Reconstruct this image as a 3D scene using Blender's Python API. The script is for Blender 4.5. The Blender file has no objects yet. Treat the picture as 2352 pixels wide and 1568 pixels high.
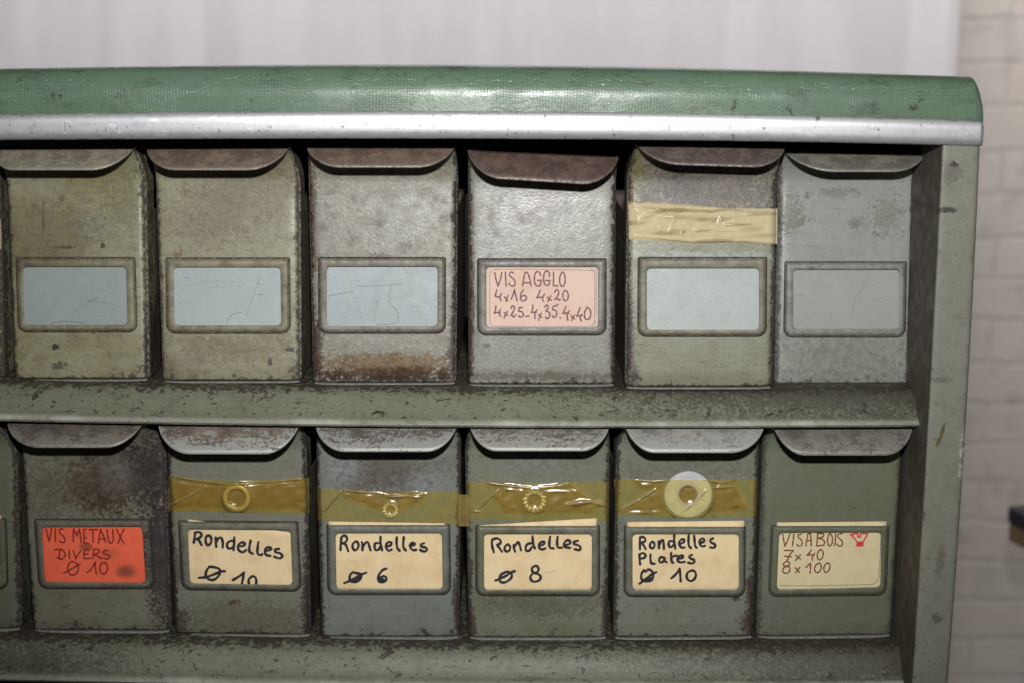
import bpy, bmesh, math, random
import numpy as np
from mathutils import Vector, Matrix

# ------------------------------------------------------------------ camera, light, exposure
sc = bpy.context.scene
COL = sc.collection
FPX, WPX, HPX = 3500.0, 2352.0, 1568.0          # focal length and picture size on the same scale
DIST, PITCH, ROLL = 0.91, math.radians(10.4), math.radians(0.30)
FWD = Vector((0, math.cos(PITCH), -math.sin(PITCH)))
UP0 = Vector((0, math.sin(PITCH), math.cos(PITCH)))
RT0 = Vector((1, 0, 0))
RT = RT0 * math.cos(ROLL) + UP0 * math.sin(ROLL)
UP = UP0 * math.cos(ROLL) - RT0 * math.sin(ROLL)
CAM = -FWD * DIST

cd = bpy.data.cameras.new("camera")
cam = bpy.data.objects.new("camera", cd)
COL.objects.link(cam)
M = Matrix((RT, UP, -FWD)).transposed().to_4x4()
M.translation = CAM
cam.matrix_world = M
cd.sensor_width = 36.0
cd.lens = 36.0 * FPX / WPX
cd.clip_start, cd.clip_end = 0.05, 50
cd.dof.use_dof = True
cd.dof.focus_distance = DIST - 0.01
cd.dof.aperture_fstop = 7.5
sc.camera = cam

w = bpy.data.worlds.new("World")
sc.world = w
w.use_nodes = True
w.node_tree.nodes["Background"].inputs[0].default_value = (0.93, 0.96, 1.0, 1)
w.node_tree.nodes["Background"].inputs[1].default_value = 0.022

def lamp(name, kind, loc, target, energy, color=(1, 1, 1), **kw):
    l = bpy.data.lights.new(name, kind)
    l.energy, l.color = energy, color
    for k, v in kw.items():
        setattr(l, k, v)
    o = bpy.data.objects.new(name, l)
    COL.objects.link(o)
    o.location = loc
    o.rotation_euler = (Vector(target) - Vector(loc)).to_track_quat('-Z', 'Y').to_euler()
    return o

# the flash on top of the photographer's camera
lamp("flash_lamp", 'SPOT', CAM + UP * 0.125 + RT * 0.012, (0.01, 0, 0.150), 37.0, (1, 0.99, 0.972),
     shadow_soft_size=0.013, spot_size=math.radians(73), spot_blend=1.0)
# unseen area lights added for fill: one over the far wall, one big soft one above and behind the photographer
lamp("backdrop_fill", 'AREA', (0.2, 0.8, 1.55), (0.2, 2.0, 0.70), 32.0, (1, 0.97, 0.965), shape='RECTANGLE', size=3.4, size_y=0.4, spread=math.radians(120))
lamp("soft_fill", 'AREA', (0.9, -1.3, 1.7), (0.1, 0, 0.0), 2.6, (0.95, 0.97, 1.0), shape='RECTANGLE', size=1.2, size_y=0.9)

vs = sc.view_settings
vs.view_transform, vs.look, vs.exposure, vs.gamma = 'Standard', 'None', 0.0, 1.0
vs.use_curve_mapping = False

# ------------------------------------------------------------------ helpers
def at(px, py, Y):
    "the point of the plane y=Y seen at a place of the picture"
    d = FWD + RT * ((px - WPX / 2) / FPX) + UP * ((HPX / 2 - py) / FPX)
    t = (Y - CAM.y) / d.y
    return CAM + d * t

K = 2352.0 / 3456.0
MM = 0.001

class MB:
    def __init__(s):
        s.v, s.f, s.m, s.e = [], [], [], []
    def vert(s, p, e=0.0):
        s.v.append(Vector(p)); s.e.append(e)
        return len(s.v) - 1
    def face(s, idx, m=0):
        s.f.append(idx); s.m.append(m)
    def grid(s, rows, m=0, e=None, flip=False, close=False):
        R, Cn = len(rows), len(rows[0])
        ix = [[s.vert(p, e[i][j] if e else 0.0) for j, p in enumerate(r)] for i, r in enumerate(rows)]
        for i in range(R - 1):
            for j in range(Cn if close else Cn - 1):
                k = (j + 1) % Cn
                q = [ix[i][j], ix[i][k], ix[i + 1][k], ix[i + 1][j]]
                s.face(q[::-1] if flip else q, m)
        return ix
    def box(s, a, b, m=0):
        x0, y0, z0 = a; x1, y1, z1 = b
        i = [s.vert(p) for p in ((x0, y0, z0), (x1, y0, z0), (x1, y1, z0), (x0, y1, z0),
                                 (x0, y0, z1), (x1, y0, z1), (x1, y1, z1), (x0, y1, z1))]
        for q in ((0, 3, 2, 1), (4, 5, 6, 7), (0, 1, 5, 4), (1, 2, 6, 5), (2, 3, 7, 6), (3, 0, 4, 7)):
            s.face([i[k] for k in q], m)
    def build(s, name, mats, parent=None, origin=(0, 0, 0), angle=40, thick=None, bevel=None):
        me = bpy.data.meshes.new(name)
        o0 = Vector(origin)
        me.from_pydata([p - o0 for p in s.v], [], s.f)
        for m in (mats if isinstance(mats, (list, tuple)) else [mats]):
            me.materials.append(m)
        me.polygons.foreach_set("material_index", s.m)
        at_ = me.attributes.new("edge", 'FLOAT', 'POINT')
        at_.data.foreach_set("value", s.e)
        for k, vals in getattr(s, 'extra', {}).items():
            a2 = me.attributes.new(k, 'FLOAT', 'POINT')
            a2.data.foreach_set("value", vals)
        me.validate()
        me.shade_smooth()
        me.set_sharp_from_angle(angle=math.radians(angle))
        ob = bpy.data.objects.new(name, me)
        COL.objects.link(ob)
        if parent is not None:
            ob.parent = parent
        else:
            ob.location = o0
        if bevel:
            b = ob.modifiers.new("bevel", 'BEVEL'); b.width = bevel; b.segments = 2; b.limit_method = 'ANGLE'
        if thick:
            d = ob.modifiers.new("thickness", 'SOLIDIFY'); d.thickness = abs(thick); d.offset = -1 if thick > 0 else 1
        return ob

def empty(name, loc):
    o = bpy.data.objects.new(name, None)
    COL.objects.link(o)
    o.location = loc
    o.empty_display_size = 0.02
    return o

def tag(o, label=None, cat=None, group=None, kind=None):
    if label: o['label'] = label
    if cat: o['category'] = cat
    if group: o['group'] = group
    if kind: o['kind'] = kind
    return o

def smooth(t):
    t = max(0.0, min(1.0, t))
    return t * t * (3 - 2 * t)

def lerp(a, b, t):
    return a + (b - a) * t

def catmull(pts, step):
    if len(pts) < 3:
        P = [np.array(p, float) for p in pts]
        n = max(2, int(np.linalg.norm(P[-1] - P[0]) / step))
        return [P[0] + (P[-1] - P[0]) * i / n for i in range(n + 1)]
    P = [np.array(p, float) for p in pts]
    P = [2 * P[0] - P[1]] + P + [2 * P[-1] - P[-2]]
    out = []
    for i in range(1, len(P) - 2):
        p0, p1, p2, p3 = P[i - 1:i + 3]
        n = max(2, int(np.linalg.norm(p2 - p1) / step))
        for k in range(n):
            t = k / n
            out.append(0.5 * ((2 * p1) + (-p0 + p2) * t + (2 * p0 - 5 * p1 + 4 * p2 - p3) * t * t + (-p0 + 3 * p1 - 3 * p2 + p3) * t ** 3))
    out.append(P[-2])
    return out

def parse(txt):
    return [[tuple(float(a) for a in p.split(',')) for p in s.split()] for s in txt.split(';') if s.strip()]

def add_ribbon(mb, pts, hw, place, lift, rng, m=0, wob=0.12):
    "one pen stroke: pts in picture places, hw half its width in the same unit; place(px,py,off) -> point"
    c = catmull(pts, hw * 0.6)
    n = len(c)
    L, Rr = [], []
    ph = rng.random() * 6
    for i, p in enumerate(c):
        a = c[max(0, i - 1)]; b = c[min(n - 1, i + 1)]
        d = b - a
        l = np.linalg.norm(d)
        d = d / l if l > 1e-9 else np.array([1.0, 0.0])
        nrm = np.array([-d[1], d[0]])
        h = hw * (1 + wob * math.sin(ph + i * 0.5) + rng.uniform(-.5, .5) * wob)
        L.append(p + nrm * h); Rr.append(p - nrm * h)
    d0 = (c[1] - c[0]); d0 = d0 / (np.linalg.norm(d0) + 1e-9)
    d1 = (c[-1] - c[-2]); d1 = d1 / (np.linalg.norm(d1) + 1e-9)
    def off(i): return lift + 0.02 * MM * i / n
    ids = []
    def cap(cent, d, first):
        nrm = np.array([-d[1], d[0]])
        rim = []
        for k in range(1, 6):
            t = math.pi * k / 6
            rim.append(cent + nrm * math.cos(t) * hw + (d if not first else -d) * math.sin(t) * hw)
        return rim
    li = [mb.vert(place(p[0], p[1], off(i))) for i, p in enumerate(L)]
    ri = [mb.vert(place(p[0], p[1], off(i))) for i, p in enumerate(Rr)]
    for i in range(n - 1):
        mb.face([li[i], li[i + 1], ri[i + 1], ri[i]], m)
    c0 = [mb.vert(place(p[0], p[1], off(0))) for p in cap(c[0], d0, True)]
    mb.face([li[0], ri[0]] + c0[::-1], m)
    c1 = [mb.vert(place(p[0], p[1], off(n - 1))) for p in cap(c[-1], d1, False)]
    mb.face([ri[-1], li[-1]] + c1, m)

# ------------------------------------------------------------------ materials
class NT:
    def __init__(s, name):
        s.mat = bpy.data.materials.new(name)
        s.mat.use_nodes = True
        s.t = s.mat.node_tree
        s.t.nodes.clear()
        s.out = s.t.nodes.new("ShaderNodeOutputMaterial")
        s.co = s.t.nodes.new("ShaderNodeTexCoord").outputs["Object"]
    def set(s, sock, v):
        if isinstance(v, bpy.types.NodeSocket):
            s.t.links.new(v, sock)
        elif isinstance(v, (tuple, list)) and sock.type == 'RGBA':
            sock.default_value = (*v[:3], 1)
        else:
            sock.default_value = v
    def n(s, typ, ins=None, out=0, **props):
        nd = s.t.nodes.new("ShaderNode" + typ)
        for k, v in props.items():
            setattr(nd, k, v)
        for k, v in (ins or {}).items():
            s.set(nd.inputs[k], v)
        return nd.outputs[out]
    def math(s, op, a, b=0.0, clamp=False):
        return s.n("Math", {0: a, 1: b}, operation=op, use_clamp=clamp)
    def map(s, scale=(1, 1, 1), loc=(0, 0, 0), rot=(0, 0, 0)):
        return s.n("Mapping", {"Vector": s.co, "Location": loc, "Scale": scale, "Rotation": rot})
    def noise(s, vec, scale, detail=4.0, rough=0.6, dist=0.0):
        return s.n("TexNoise", {"Vector": vec, "Scale": scale, "Detail": detail, "Roughness": rough, "Distortion": dist})
    def sstep(s, v, a, b, lo=0.0, hi=1.0):
        return s.n("MapRange", {"Value": v, "From Min": a, "From Max": b, "To Min": lo, "To Max": hi}, interpolation_type='SMOOTHSTEP')
    def mix(s, fac, a, b, blend='MIX'):
        nd = s.t.nodes.new("ShaderNodeMix")
        nd.data_type = 'RGBA'; nd.blend_type = blend
        s.set(nd.inputs[0], fac); s.set(nd.inputs[6], a); s.set(nd.inputs[7], b)
        return nd.outputs[2]
    def attr(s, name):
        return s.n("Attribute", out=2, attribute_name=name)
    def bump(s, h, strength, dist=0.001, normal=None):
        ins = {"Height": h, "Strength": strength, "Distance": dist}
        if normal is not None: ins["Normal"] = normal
        return s.n("Bump", ins)
    def principled(s, **ins):
        p = s.t.nodes.new("ShaderNodeBsdfPrincipled")
        for k, v in ins.items():
            s.set(p.inputs[k.replace('_', ' ')], v)
        return p.outputs[0]
    def surf(s, sh):
        s.t.links.new(sh, s.out.inputs[0])
        return s.mat

def plain(name, col, rough=0.6, metal=0.0, var=0.15, scale=60, bump=0.0):
    t = NT(name)
    nz = t.noise(t.co, scale, 5)
    c = t.mix(t.sstep(nz, .35, .65), col, tuple(c * (1 - var) for c in col))
    ins = dict(Base_Color=c, Roughness=rough, Metallic=metal)
    if bump:
        ins['Normal'] = t.bump(t.noise(t.co, scale * 8, 3), bump)
    return t.surf(t.principled(**ins))

def paint(name, base, alt, seed, dirt=(.075, .055, .042), dirt_amt=.4, fleck=.4, edge_col=(.042, .029, .024),  # edge rust colour, deepened to paint the dark gaps between drawers
          edge_amt=.9, spots=(), rough=.38, hammer=.25, streak=.35, light=.10, metal_edge=0.22, chips=.45, mott=.6, chip_thr=.655):
    """worn workshop paint: two mottled tones, grime, flecks, rubbed dark edges; spots are stains
    (x, z, rx, rz, colour, strength, softness) in the thing's own metres"""
    t = NT(name)
    m = t.map(loc=(seed * 1.371, seed * .713, seed * 2.337))
    A = t.noise(m, 24, 5, .6, .3)
    B = t.noise(m, 120, 7, .7, .2)
    Cc = t.noise(m, 520, 4, .65)
    F = t.noise(t.map(loc=(seed * .37, seed * 3.1, seed)), 900, 2, .5)
    St = t.noise(t.map(scale=(.12, .5, 1.3), loc=(seed, seed * 2, seed * 3)), 380, 5, .6)
    c = t.mix(t.sstep(A, .38, .64), base, alt)
    c = t.mix(t.sstep(B, .42, .70, 0, .75 * mott), c, tuple(x * .62 for x in base))
    c = t.mix(t.sstep(Cc, .50, .66, 0, light), c, tuple(min(1, x * 1.75 + .03) for x in base))
    c = t.mix(t.sstep(St, .56, .72, 0, streak), c, dirt)
    mixv = t.math('ADD', t.math('ADD', t.math('MULTIPLY', A, .35), t.math('MULTIPLY', B, .45)), t.math('MULTIPLY', Cc, .2))
    thr = .60 - .11 * dirt_amt
    c = t.mix(t.sstep(mixv, thr, thr + .085, 0, min(1, .46 + .5 * dirt_amt)), c, dirt)
    c = t.mix(t.sstep(t.noise(t.map(scale=(.6, 1, 1.2), loc=(seed * 4, seed, 2)), 260, 5, .7), .47, .66, 0, min(.9, .62 * dirt_amt)), c, tuple(x * 1.1 for x in dirt))
    c = t.mix(t.math('MULTIPLY', t.sstep(F, .66, .73), fleck), c, tuple(x * .6 for x in dirt))
    SP = t.noise(t.map(loc=(seed * 6, seed, seed * 3)), 300, 5, .7)
    G = t.attr("grime")  # dirt on the holders, painted-in gap shade on the bins
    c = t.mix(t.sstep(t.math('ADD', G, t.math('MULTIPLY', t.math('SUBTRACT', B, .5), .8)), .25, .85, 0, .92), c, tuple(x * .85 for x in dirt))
    if chips:
        N = t.noise(t.map(scale=(.75, 1, 1.25), loc=(seed * 2.2, seed, seed * 1.1)), 165, 4, .55, .8)
        c = t.mix(t.sstep(N, chip_thr, chip_thr + .03, 0, chips), c, tuple(x * .5 for x in dirt))
        N2 = t.noise(t.map(loc=(seed, seed * 5, seed * 1.7)), 330, 3, .5)
        c = t.mix(t.sstep(N2, chip_thr + .005, chip_thr + .035, 0, chips * .8), c, tuple(x * .7 for x in dirt))
    for (sx, sz, rx, rz, col, stg, soft) in spots:
        d = t.n("VectorMath", {0: t.co, 1: (sx, 0, sz)}, operation='SUBTRACT')
        d = t.n("VectorMath", {0: d, 1: (1 / rx, 0, 1 / rz)}, operation='MULTIPLY')
        ln = t.n("VectorMath", {0: d}, out=1, operation='LENGTH')
        v = t.math('ADD', ln, t.math('ADD', t.math('MULTIPLY', t.math('SUBTRACT', B, .5), 2.8), t.math('MULTIPLY', t.math('SUBTRACT', Cc, .5), 3.2)))
        mk = t.sstep(v, 1 + soft * .32, 1 - soft * .32, 0, stg)
        c = t.mix(mk, c, t.mix(t.sstep(SP, .42, .62), col, tuple(x * .55 for x in col)))
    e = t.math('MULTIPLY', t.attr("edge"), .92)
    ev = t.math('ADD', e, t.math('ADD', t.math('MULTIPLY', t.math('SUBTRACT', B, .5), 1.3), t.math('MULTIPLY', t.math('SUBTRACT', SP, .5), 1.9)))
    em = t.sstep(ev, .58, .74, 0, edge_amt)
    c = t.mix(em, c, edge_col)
    glint_fac = t.math('MULTIPLY', t.attr("bead_glint"), t.sstep(t.math('ADD', A, t.math('MULTIPLY', B, .6)), .62, .86, .85, .35))
    c = t.mix(glint_fac, c, (.46, .47, .40))  # painted highlight along the shelf bead, put into the colour
    if metal_edge:
        c = t.mix(t.math('MULTIPLY', t.math('MULTIPLY', t.sstep(e, .86, .90), t.sstep(e, 1.2, 1.1)), t.sstep(Cc, .42, .6, 0, metal_edge)), c, (.55, .53, .5))
    r = t.math('ADD', t.sstep(B, .3, .7, rough - .08, rough + .12), t.math('MAXIMUM', t.math('MULTIPLY', em, .15), t.math('MULTIPLY', G, .3)), True)
    r = t.math('SUBTRACT', r, t.math('MULTIPLY', glint_fac, .12))
    h = t.math('ADD', t.math('MULTIPLY', Cc, .6), t.math('MULTIPLY', F, .5))
    nrm = t.bump(h, hammer, .0006)
    nrm = t.bump(B, .10, .0012, nrm)
    return t.surf(t.principled(Base_Color=c, Roughness=r, Normal=nrm))

def lip_metal(name, brown, bare, seed, wear):
    "pull lips: brown by the fold, rubbed bare towards the finger edge"
    t = NT(name)
    m = t.map(loc=(seed * .9, seed * 1.7, seed * .33))
    A = t.noise(m, 90, 6, .7)
    B = t.noise(m, 520, 5, .7)
    St = t.noise(t.map(scale=(.25, 1, 1), loc=(seed, 0, seed)), 420, 4, .65)
    e = t.attr("edge")
    c = t.mix(t.sstep(A, .38, .62), tuple(x * 1.15 for x in brown), tuple(x * 2.1 for x in brown))
    c = t.mix(t.sstep(B, .5, .68, 0, .6), c, tuple(x * .5 for x in brown))
    v = t.math('ADD', t.math('ADD', e, t.math('MULTIPLY', t.math('SUBTRACT', A, .5), 1.1)), t.math('ADD', t.math('MULTIPLY', t.math('SUBTRACT', B, .5), 2.6), t.math('MULTIPLY', t.math('SUBTRACT', St, .5), 1.8)))
    lo = 1.12 - wear * .62
    mk = t.sstep(v, lo - .05, lo + .22)
    c = t.mix(mk, c, bare)
    rim = t.math('MULTIPLY', t.sstep(e, .965, .99), t.sstep(B, .42, .60, .0, .6))
    c = t.mix(rim, c, (.36, .345, .32))
    met = t.math('MAXIMUM', t.math('MULTIPLY', mk, .28), t.math('MULTIPLY', rim, .4))
    r = t.sstep(mk, 0, 1, .58, .50)
    nrm = t.bump(t.math('ADD', B, St), .25, .0006)
    return t.surf(t.principled(Base_Color=c, Roughness=r, Metallic=met, Normal=nrm))

def paper(name, col, seed, blot=(), var=.10):
    t = NT(name)
    m = t.map(loc=(seed, seed * 2.1, seed * .7))
    A = t.noise(m, 60, 6, .65)
    B = t.noise(m, 900, 3, .6)
    c = t.mix(t.sstep(A, .4, .68), col, tuple(col[i] * (1 - var * (1 + .5 * i)) for i in range(3)))
    c = t.mix(t.sstep(B, .5, .7, 0, .12), c, tuple(x * .55 for x in col))
    for (sx, sz, rx, rz, cc, stg) in blot:
        d = t.n("VectorMath", {0: t.co, 1: (sx, 0, sz)}, operation='SUBTRACT')
        d = t.n("VectorMath", {0: d, 1: (1 / rx, 0, 1 / rz)}, operation='MULTIPLY')
        ln = t.n("VectorMath", {0: d}, out=1, operation='LENGTH')
        v = t.math('ADD', ln, t.math('MULTIPLY', t.math('SUBTRACT', A, .5), 1.6))
        c = t.mix(t.sstep(v, 1.2, .2, 0, stg), c, cc)
    return t.surf(t.principled(Base_Color=c, Roughness=.8, Specular_IOR_Level=.25, Normal=t.bump(B, .08, .0004)))

def ink(name, col, var=.3):
    t = NT(name)
    A = t.noise(t.co, 700, 4, .6)
    c = t.mix(t.sstep(A, .35, .65), col, tuple(min(1, x * (1 + var * 2) + .01 * var) for x in col))
    return t.surf(t.principled(Base_Color=c, Roughness=.6, Specular_IOR_Level=.3))

def tape_mat(name, stuck, loose, gloss=.10, milkcol=(.75, .62, .38), seed=0.0):
    t = NT(name)
    A = t.noise(t.map(loc=(seed, seed, seed)), 160, 5, .6)
    yc = milkcol if 'cream' in name else (.88, .64, .19)
    lo = t.math('ADD', t.attr("loose"), t.math('MULTIPLY', t.math('SUBTRACT', A, .5), .9), True)
    tint = t.mix(lo, stuck, loose)
    tr = t.n("BsdfTransparent", {"Color": tint})
    nrm = t.bump(t.noise(t.map(scale=(.5, 1, 1)), 220, 3, .5), .12, .0008)
    gl = t.n("BsdfGlossy", {"Color": (1, 1, 1), "Roughness": .22, "Normal": nrm})
    fr = t.n("Fresnel", {"IOR": 1.5, "Normal": nrm})
    fr = t.math('ADD', fr, gloss - .04, True)
    a = t.n("MixShader", {0: fr, 1: tr, 2: gl})
    mc = t.mix(t.sstep(t.attr("milk"), .05, .4), yc, milkcol)
    df = t.n("BsdfDiffuse", {"Color": mc})
    tl = t.n("BsdfTranslucent", {"Color": mc})
    ml = t.n("MixShader", {0: .4, 1: df, 2: tl})
    mk = t.math('ADD', t.math('MULTIPLY', t.attr("milk"), 1.0), t.sstep(A, .40, .75, .17, .32), True)
    b = t.n("MixShader", {0: mk, 1: a, 2: ml})
    return t.surf(b)

# ------------------------------------------------------------------ floor and far room
fl = MB(); fl.box((-4, -3, -1.16), (5, 2.6, -1.10))
floor = fl.build("floor", plain("floor_grey", (.16, .15, .14), .7, scale=5)); tag(floor, kind="structure")

def brick_mat():
    t = NT("white_painted_brick")
    vec = t.n("CombineXYZ", {0: t.n("SeparateXYZ", {0: t.co}, out=0), 1: t.n("SeparateXYZ", {0: t.co}, out=2)})
    wob = t.noise(t.co, 9, 4, .6)
    vec2 = t.n("VectorMath", {0: vec, 1: t.n("CombineXYZ", {0: t.math('MULTIPLY', t.math('SUBTRACT', wob, .5), .03), 1: t.math('MULTIPLY', t.math('SUBTRACT', t.noise(t.co, 6, 3, .5), .5), .03)})}, operation='ADD')
    br = t.t.nodes.new("ShaderNodeTexBrick")
    t.set(br.inputs["Vector"], vec2)
    t.set(br.inputs["Color1"], (.66, .605, .555)); t.set(br.inputs["Color2"], (.62, .57, .52)); t.set(br.inputs["Mortar"], (.545, .51, .485))
    br.inputs["Scale"].default_value = 1.0
    br.inputs["Mortar Size"].default_value = .006
    br.inputs["Mortar Smooth"].default_value = .9
    br.inputs["Brick Width"].default_value = .235
    br.inputs["Row Height"].default_value = .082
    A = t.noise(t.co, 7, 5, .65)
    c = t.mix(t.sstep(A, .42, .62, 0, .75), br.outputs["Color"], (.65, .58, .51))
    c = t.mix(t.sstep(t.noise(t.co, 14, 5, .7), .5, .66, 0, .6), c, (.44, .41, .41))
    h = t.math('ADD', t.math('MULTIPLY', br.outputs["Fac"], -.45), t.math('MULTIPLY', t.noise(t.co, 30, 5), .8))
    return t.surf(t.principled(Base_Color=c, Roughness=.8, Normal=t.bump(h, .35, .010)))
wb = MB(); wb.box((-3, 2.05, -1.10), (4, 2.25, 2.2))
tag(wb.build("brick_wall", brick_mat()), "whitewashed brick wall behind the storage cabinet at the right", "wall")

# curtain: hangs in front of the wall, its right hem visible above the cabinet corner
t_ = NT("white_curtain_cloth")
wv = t_.noise(t_.map(scale=(1, 1, .15)), 14, 3, .5)
ccol = t_.mix(t_.sstep(wv, .4, .62, 0, .45), (.67, .65, .665), (.55, .535, .55))
curtain_mat = t_.surf(t_.principled(Base_Color=ccol, Roughness=.9))
cb = MB()
xr = at(2196, 60, 1.9).x
rows = []
rng = random.Random(5)
fold_c = [(at(px, 80, 1.9).x, wd, am) for px, wd, am in
          ((90, .022, .020), (235, .020, .022), (335, .03, .012), (470, .016, .030), (710, .022, .028), (800, .03, .018), (1290, .05, .014),
           (1420, .035, .016), (1690, .020, .040), (1900, .03, .022), (2110, .022, .026), (-150, .03, .03), (-500, .04, .03))]
for i in range(25):
    z = lerp(1.9, -1.05, i / 24)
    r = []
    for j in range(321):
        x = lerp(-1.6, xr, j / 320)
        y = 1.9 + .006 * math.sin(x * 11 + .6 * z) + .004 * math.sin(x * 29)
        for cx, wd, am in fold_c:
            y += .25 * am * math.exp(-((x - cx - .05 * (z - .4)) / wd) ** 2)
        y -= .012 * math.exp(-((x - xr) / .006) ** 2)
        r.append(Vector((x, y, z)))
    rows.append(r)
cb.grid(rows, flip=True)
tag(cb.build("curtain", curtain_mat, angle=180, thick=.002), "plain white curtain with soft vertical folds hanging behind the cabinet", "curtain")

# dark table whose corner pokes in at the right edge
def table():
    c = at(2312, 1180, .95)
    root = empty("side_table", (c.x + .35, 1.05, -1.10))
    tag(root, "dark topped table with tan wooden edge, corner just showing at the right", "table")
    mk = plain("dark_table_top", (.012, .016, .022), .5, scale=30)
    wd = plain("tan_table_wood", (.28, .19, .10), .6, scale=30)
    tp = MB(); tp.box((0, -.25, -.011), (.9, .35, .012))
    ap = MB(); ap.box((.002, -.248, -.034), (.898, .348, -.0112))
    zt = c.z
    R = Matrix.Rotation(math.radians(-74), 4, 'Z')
    P0 = Vector((0, -.25, 0))
    def put(mb):
        for i, v in enumerate(mb.v):
            mb.v[i] = R @ (v - P0) + Vector((c.x, .95, zt))
    put(tp); put(ap)
    tp.build("table_top", mk, root, root.location, bevel=.004)
    ap.build("apron", wd, root, root.location, bevel=.003)
    for (lx, ly) in ((.03, -.22), (.83, -.22), (.03, .28), (.83, .28)):
        lg = MB(); lg.box((lx, ly, -1.10 - zt), (lx + .045, ly + .045, -.0452)); put(lg)
        lg.build("leg", wd, root, root.location)
table()

# ------------------------------------------------------------------ the cabinet
def curve(pts, deg=3):
    p = np.polyfit([a for a, b in pts], [b for a, b in pts], deg)
    return lambda x: float(np.polyval(p, x))

YP = -0.046                                        # front plane of post and top
XL = -0.40                                         # left end of the cabinet
def post_spot(px, py, rx, ry, col, stg, soft):
    p = at(px, py, YP)
    return (p.x, p.z + 1.10, rx * .00026, ry * .00026, col, stg, soft)
post_mat = paint("cabinet_paint", (.200, .205, .160), (.218, .222, .178), 3.1, dirt_amt=.08, chips=.3, fleck=.35, rough=.40, hammer=.2, light=.12, streak=.12,
                 edge_col=(.06, .048, .036), edge_amt=.7, spots=[post_spot(2172, 484, 26, 5, (.05, .04, .032), .85, 1.2), post_spot(2193, 377, 7, 6, (.045, .035, .03), .9, .7),
                          post_spot(2182, 400, 24, 26, (.12, .10, .085), .5, 1.8), post_spot(2225, 945, 5, 50, (.05, .03, .022), .9, .9), post_spot(2212, 1045, 7, 46, (.50, .50, .46), .85, .9), post_spot(2160, 870, 30, 8, (.11, .09, .065), .5, 1.6), post_spot(2160, 1290, 8, 40, (.10, .085, .055), .5, 1.5), post_spot(2150, 1420, 12, 10, (.07, .055, .04), .6, .8)])
shelf_mat = paint("shelf_paint", (.172, .182, .128), (.158, .166, .116), 8.7, mott=.5, dirt_amt=.30, fleck=.45, chips=.95, chip_thr=.630, rough=.42, streak=.6, hammer=.2, light=.15,
                  edge_col=(.040, .030, .024), edge_amt=.9, metal_edge=0,
                  spots=[(.20, 1.072, .13, .012, (.040, .032, .024), .70, 2.0), (.22, .908, .11, .014, (.050, .040, .031), .72, 2.0), (-.30, .905, .05, .010, (.04, .032, .026), .7, 2.4)])
dark_mat = paint("inner_steel", (.16, .175, .17), (.13, .14, .135), 1.2, dirt_amt=.2, fleck=.3)

cab = empty("storage_cabinet", (0, .10, -1.10))
tag(cab, "grey-green steel drawer cabinet with green laminate top and aluminium edge strip", "cabinet")
CO = cab.location

rail_lo = curve([(0, 322), (480, 319.5), (960, 318.5), (1440, 321), (1900, 328), (2250, 336)])
rail_hi = curve([(0, 263), (480, 258), (960, 255.5), (1440, 259), (1900, 268), (2252, 279)])
top_hi = curve([(0, 158), (480, 153), (900, 150.5), (1400, 155), (1800, 165), (2200, 175)])
XS = list(np.linspace(-330, 2236, 90)) + list(np.linspace(2239, 2256, 14))
# extrapolate gently to the left of the picture
def ex(fn, px):
    return fn(px) if px >= 0 else fn(0) + (fn(0) - fn(60)) / 60 * (-px) * .8

# aluminium strip: convex, slightly proud, rounded corner at its right end
alu = NT("scuffed_aluminium")
sA = alu.noise(alu.map(scale=(.03, 1, 1)), 900, 4, .6)
sB = alu.noise(alu.map(), 160, 6, .7)
sC = alu.noise(alu.map(scale=(1, 1, .35), rot=(0, .7, 0)), 520, 3, .55)
ac = alu.mix(alu.sstep(sB, .45, .7, 0, .55), (.58, .58, .60), (.45, .45, .465))
ac = alu.mix(alu.sstep(sC, .655, .70, 0, .8), ac, (.12, .115, .11))
ac = alu.mix(alu.sstep(alu.noise(alu.map(scale=(.4, 1, 1), rot=(0, .5, 0)), 300, 3, .5), .62, .70, 0, .5), ac, (.86, .86, .88))
ac = alu.mix(alu.sstep(alu.noise(alu.map(loc=(3, 1, 2)), 130, 3, .5), .70, .725, 0, .8), ac, (.13, .14, .125))
ac = alu.mix(alu.math('MULTIPLY', alu.attr("edge"), alu.sstep(sB, .4, .62, .2, .9)), ac, (.16, .14, .13))
alu_mat = alu.surf(alu.principled(Base_Color=ac, Metallic=.68, Roughness=alu.sstep(sB, .3, .7, .40, .56),
                                  Normal=alu.bump(alu.math('ADD', sA, alu.math('MULTIPLY', sC, .6)), .10, .0005)))
rb = MB()
rows, ee = [], []
NP = 15
for px in XS:
    lo, hi = at(px, ex(rail_lo, px), YP), at(px, ex(rail_hi, px), YP)
    z0, z1 = lo.z, hi.z
    x = lo.x
    endx = at(2256, 300, YP).x
    r, e = [], []
    d_end = endx - x
    for k in range(NP):
        s = k / (NP - 1)
        a = (s - .5) * 2
        y = YP - .0008 - .0021 * (1 - abs(a) ** 3.4) - .0007 * s
        zc = lerp(z0, z1, s)
        # rounded upper right corner
        if d_end < .0026:
            q = 1 - max(d_end, 0) / .0026
            zc = min(zc, z1 - .0026 * (1 - math.sqrt(max(0, 1 - q * q))))
            y += .0012 * q ** 4
        r.append(Vector((x, y, zc)))
        e.append(1.0 if k in (0, NP - 1) else 0.0)
    # back of the strip
    r = [Vector((x, YP + .004, r[0].z + .0012))] + [Vector((x, YP, r[0].z))] + r
    e = [0, .5] + e
    rows.append(r); ee.append(e)
# a few extra rows close to the right end so the corner is round
rb.grid(rows, e=ee)
last = rows[-1]
ce = [rb.vert(p) for p in last]
rb.face(ce)
rb.build("edge_strip", alu_mat, cab, CO, angle=50)

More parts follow.
